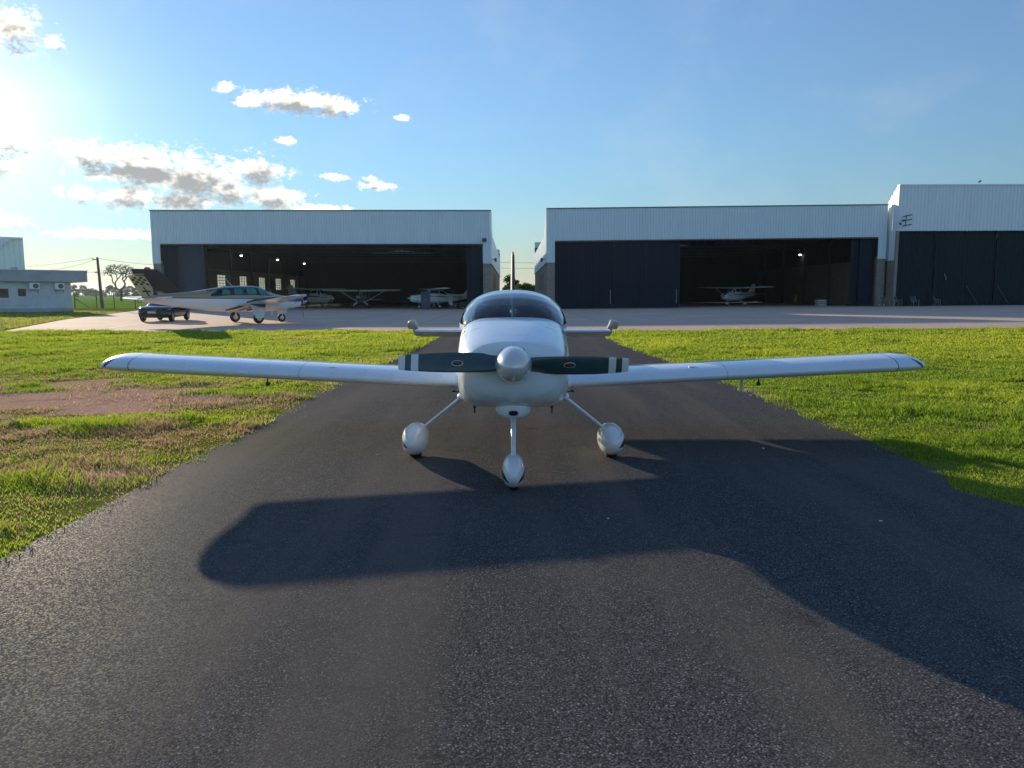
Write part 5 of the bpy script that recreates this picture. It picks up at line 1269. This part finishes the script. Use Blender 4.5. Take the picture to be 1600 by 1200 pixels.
# bare umbrella-shaped tree
def bare_tree(loc, h, wd, seed):
    rnd = np.random.default_rng(seed)
    o = empty('bare_tree', loc, 0, 'leafless umbrella-shaped tree with crooked limbs in the green field', 'tree')
    tg = []
    for k in range(150):
        a = rnd.random() * 2 * PI; q = math.sqrt(rnd.random())
        tg.append((q * wd * math.cos(a), q * wd * math.sin(a), h * (0.62 + 0.36 * math.sqrt(max(0, 1 - q * q * 0.9)) - 0.09 * rnd.random())))
    tg = np.array(tg); bm = NB(); tips = []
    def grow(p, idx, lvl):
        pts = tg[idx]; c = pts.mean(0)
        if len(idx) <= 1:
            e = pts[0]; m_ = (p + e) / 2 + rnd.normal(size=3) * 0.12
            tube(bm, [p, m_, e], [0.03, 0.024, 0.014], 5); tips.append(e); return
        r = 0.0145 * h * 0.16 * len(idx) ** 0.5 + 0.016
        f = (0.33, 0.30, 0.36, 0.45, 0.5, 0.5, 0.6, 0.6, 0.7, 0.7, 0.8)[min(lvl, 10)]
        e = p + (c - p) * f + rnd.normal(size=3) * np.array((0.3, 0.3, 0.15)) * (1 if lvl else 0.3)
        m_ = p + (e - p) * 0.5 + rnd.normal(size=3) * 0.16 * min(1, lvl)
        tube(bm, [p, m_, e], [r * 1.12, r * 1.05, r], 8)
        v = pts - c; _, _, vt = np.linalg.svd(v, full_matrices=False); pr = v @ vt[0]; md = np.median(pr)
        A = [i for i, q in zip(idx, pr) if q < md]; B_ = [i for i, q in zip(idx, pr) if q >= md]
        if not A or not B_: A, B_ = list(idx[:len(idx) // 2]), list(idx[len(idx) // 2:])
        grow(e, A, lvl + 1); grow(e, B_, lvl + 1)
    grow(np.array((0.0, 0, 0)), list(range(len(tg))), 0)
    mk('trunk', bm, BARK, o, True)
    bm = NB()
    for e in tips:
        for k in range(5):
            d = rnd.normal(size=3) * np.array((0.38, 0.38, 0.2)); tube(bm, [e, e + d * 0.5 + rnd.normal(size=3) * 0.05, e + d], [0.018, 0.014, 0.008], 4)
    mk('twigs', bm, BARK, o)
p = at(190, 470, 175)
bare_tree((p.x, 175, 0), 8.9, 4.0, 12)
# far tree line beyond the field
LM = [leaf_mat('far_leaves_dark', (0.035, 0.055, 0.03), (0.06, 0.085, 0.04), 0.3), leaf_mat('far_leaves_pale', (0.06, 0.075, 0.045), (0.09, 0.11, 0.06), 0.3)]
protos = []
rnd = np.random.default_rng(21)
LBL = ['low dense tree in the hazy row beyond the green field', 'taller open-crowned tree in the hazy row beyond the green field', 'broad spreading tree in the hazy row beyond the green field']
for i in range(3):
    protos.append(leafy_tree('field_tree', (0, 0, 0), (6.5, 9.5, 7.5)[i], (3.6, 3.2, 4.8)[i], LM[i % 2], LBL[i], 'tree', 'far trees beyond the green field', 40 + i, low=(0.12, 0.45, 0.2)[i], n=(1100, 700, 1100)[i], size=0.42, nb=16))
used = set()
for k in range(46):
    i = int(rnd.integers(0, 3)); Y = 430 + 130 * rnd.random(); px = 60 + k * 4.2 + rnd.random() * 3
    if px > 236: px = 800 + (rnd.random() - 0.5) * 60; Y = 300 + 120 * rnd.random()
    o = protos[i] if i not in used else copy_tree(protos[i])
    used.add(i)
    o.location = (at(px, 465, Y).x, Y, -0.05); s = 0.55 + 0.3 * rnd.random(); o.scale = (s, s, s); o.rotation_euler = (0, 0, rnd.random() * 6)

# ------------------------------------------------------------------ grass blades
def grass_mat():
    m = bpy.data.materials.new('grass_blades'); m.use_nodes = True; t = m.node_tree
    for n in list(t.nodes): t.nodes.remove(n)
    o = N(t, 'ShaderNodeOutputMaterial'); mx = N(t, 'ShaderNodeMixShader'); d = N(t, 'ShaderNodeBsdfDiffuse'); tr = N(t, 'ShaderNodeBsdfTranslucent')
    a = N(t, 'ShaderNodeAttribute', attribute_name='tint')
    t.links.new(a.outputs['Color'], d.inputs[0]); t.links.new(a.outputs['Color'], tr.inputs[0]); mx.inputs[0].default_value = 0.6
    t.links.new(d.outputs[0], mx.inputs[1]); t.links.new(tr.outputs[0], mx.inputs[2]); t.links.new(mx.outputs[0], o.inputs[0])
    return m
GM = grass_mat()
def in_view(x, y, z=0.0):
    zc = y * math.cos(PITCH) + (1.6 - z) * math.sin(PITCH)
    return (y > 0.5) & (np.abs(x) / np.maximum(zc, 0.1) * F < 1000 + 3200 / np.maximum(y, 1))
EL = np.vectorize(edge_l); ER = np.vectorize(edge_r)
def scatter(x0, x1, y0, y1, dens, side):
    n = int((x1 - x0) * (y1 - y0) * dens)
    x = RNG.uniform(x0, x1, n); y = RNG.uniform(y0, y1, n)
    k = in_view(x, y); x, y = x[k], y[k]
    yy = np.linspace(0, 33, 331); e = np.interp(y, yy, (EL if side < 0 else ER)(yy))
    jit = RNG.normal(0, 0.05, len(x)) + 0.30 * (vfbm(x * 2.3, y * 2.3, 71) - 0.5)
    e = np.where(y > 31.9, np.interp(y, [31.7, 46.6, 66, 78], [-22.3, -28.6, -35.1, -38.8]), e) if side < 0 else e
    k = (x < e + jit + 0.02) if side < 0 else (x > e + jit - 0.02)
    x, y = x[k], y[k]
    sm = soil_mask(x, y); k = RNG.random(len(x)) > sm * 0.80
    return x[k], y[k], sm[k]
def grass(name, parts, side, label):
    xs, ys, sm = [np.concatenate(v) for v in zip(*[scatter(*p_, side) for p_ in parts])]
    n = len(xs); dist = np.hypot(xs, ys)
    clump = vfbm(xs * 0.8, ys * 0.8, 31 + side); fine = vfbm(xs * 3.1, ys * 3.1, 77 + side)
    dry = np.clip(sm * 1.3 + (vfbm(xs * 0.6, ys * 0.6, 55) - 0.58) * 2.4 * (side < 0) + (vfbm(xs * 0.9, ys * 0.9, 56) - 0.62) * 1.5, 0, 1)
    dry = np.clip(dry + (side < 0) * 1.0 * np.exp(-((ys - 9.6) / 5.0)**2) * sstep(0.33, 0.55, vfbm(xs * 0.7, ys * 1.1, 61)) + (ys > 31.9) * 0.35, 0, 1)
    tall = sstep(0.45, 0.75, clump) * (0.6 if side < 0 else 0.45) + 0.4 * sstep(0.5, 0.8, fine)
    h = (0.026 + 0.115 * tall) * (0.65 + 0.7 * RNG.random(n)) * (1 - 0.45 * dry)
    if side < 0:
        h *= np.where(ys < 9.5, 1.25, 1.0)
    h *= np.clip(0.75 + dist / 60, 0.75, 1.3)
    wdt = np.maximum(0.0032, dist * 0.00042) * (0.7 + 0.6 * RNG.random(n)) * np.where(ys < 10, 1.15, 1)
    a = RNG.random(n) * 2 * PI; lean = h * (0.25 + 0.75 * RNG.random(n)); b = RNG.random(n) * 2 * PI
    dx, dy = np.cos(a) * wdt, np.sin(a) * wdt; lx, ly = np.cos(b) * lean, np.sin(b) * lean
    z0 = gzv(xs, ys) - 0.004
    V = np.empty((n, 5, 3))
    V[:, 0] = np.stack([xs - dx, ys - dy, z0], 1); V[:, 1] = np.stack([xs + dx, ys + dy, z0], 1)
    V[:, 2] = np.stack([xs + dx * 0.8 + lx * 0.35, ys + dy * 0.8 + ly * 0.35, z0 + h * 0.6], 1); V[:, 3] = np.stack([xs - dx * 0.8 + lx * 0.35, ys - dy * 0.8 + ly * 0.35, z0 + h * 0.6], 1)
    V[:, 4] = np.stack([xs + lx, ys + ly, z0 + h], 1)
    me = bpy.data.meshes.new(name)
    me.vertices.add(n * 5); me.vertices.foreach_set('co', V.ravel())
    base = (np.arange(n) * 5)[:, None]
    li = np.concatenate([base + np.array([0, 1, 2, 3]), base + np.array([3, 2, 4])], 1).ravel()
    me.loops.add(n * 7); me.loops.foreach_set('vertex_index', li.astype(np.int32))
    ls = np.stack([np.arange(n) * 7, np.arange(n) * 7 + 4], 1).ravel()
    me.polygons.add(n * 2); me.polygons.foreach_set('loop_start', ls.astype(np.int32))
    me.update(calc_edges=True)
    g = np.array((0.26, 0.40, 0.045)); yel = np.array((0.50, 0.56, 0.06)); dk = np.array((0.14, 0.22, 0.025)); tan = np.array((0.42, 0.31, 0.19))
    r1 = RNG.random(n)[:, None]; c = dk * (1 - r1) + g * r1
    ym = np.clip(sstep(0.4, 0.75, vfbm(xs * 0.25, ys * 0.25, 91)) * 0.5 + 0.35 * sstep(9, 24, ys) + RNG.normal(0, 0.2, n), 0, 0.9)[:, None]
    c = c * (1 - ym) + yel * ym
    dm = (dry > RNG.random(n) * 0.9 + 0.08)[:, None]
    c = np.where(dm, tan * (0.6 + 0.6 * RNG.random(n))[:, None], c)
    col = np.ones((n, 5, 4)); col[:, :, :3] = c[:, None, :]
    at_ = me.attributes.new('tint', 'FLOAT_COLOR', 'POINT'); at_.data.foreach_set('color', col.astype(np.float32).ravel())
    me.materials.append(GM)
    o = bpy.data.objects.new(name, me); COL.objects.link(o)
    tag(o, label, 'grass', kind='stuff')
    print(name, n)
grass('grass', [(-11, -2.6, 2.0, 9, 2600), (-16, -2.6, 9, 14, 1500), (-24, -2.3, 14, 22, 750), (-33, -2.2, 22, 31.9, 380), (-40, -22, 31.9, 50, 90), (-50, -27, 50, 70, 45)], -1, 'patchy lawn with dry red soil left of the taxiway')
grass('grass', [(3, 11, 2.0, 9, 2600), (3, 16, 9, 14, 1500), (3, 24, 14, 22, 750), (3, 34, 22, 31.9, 380)], 1, 'bright green lawn right of the taxiway')

# ------------------------------------------------------------------ haze: the air itself
bm = NB(); box(bm, -1500, 1500, -60, 2600, -1.0, 30.0)
hm = bpy.data.materials.new('haze'); hm.use_nodes = True; ht = hm.node_tree
for n in list(ht.nodes): ht.nodes.remove(n)
hv = N(ht, 'ShaderNodeVolumePrincipled'); hv.inputs['Color'].default_value = (0.62, 0.82, 1.0, 1); hv.inputs['Density'].default_value = 0.00011; hv.inputs['Anisotropy'].default_value = 0.5
ht.links.new(hv.outputs[0], N(ht, 'ShaderNodeOutputMaterial').inputs['Volume'])
hz = tag(mk('haze', bm, hm), 'thin pale haze over the field', kind='stuff')
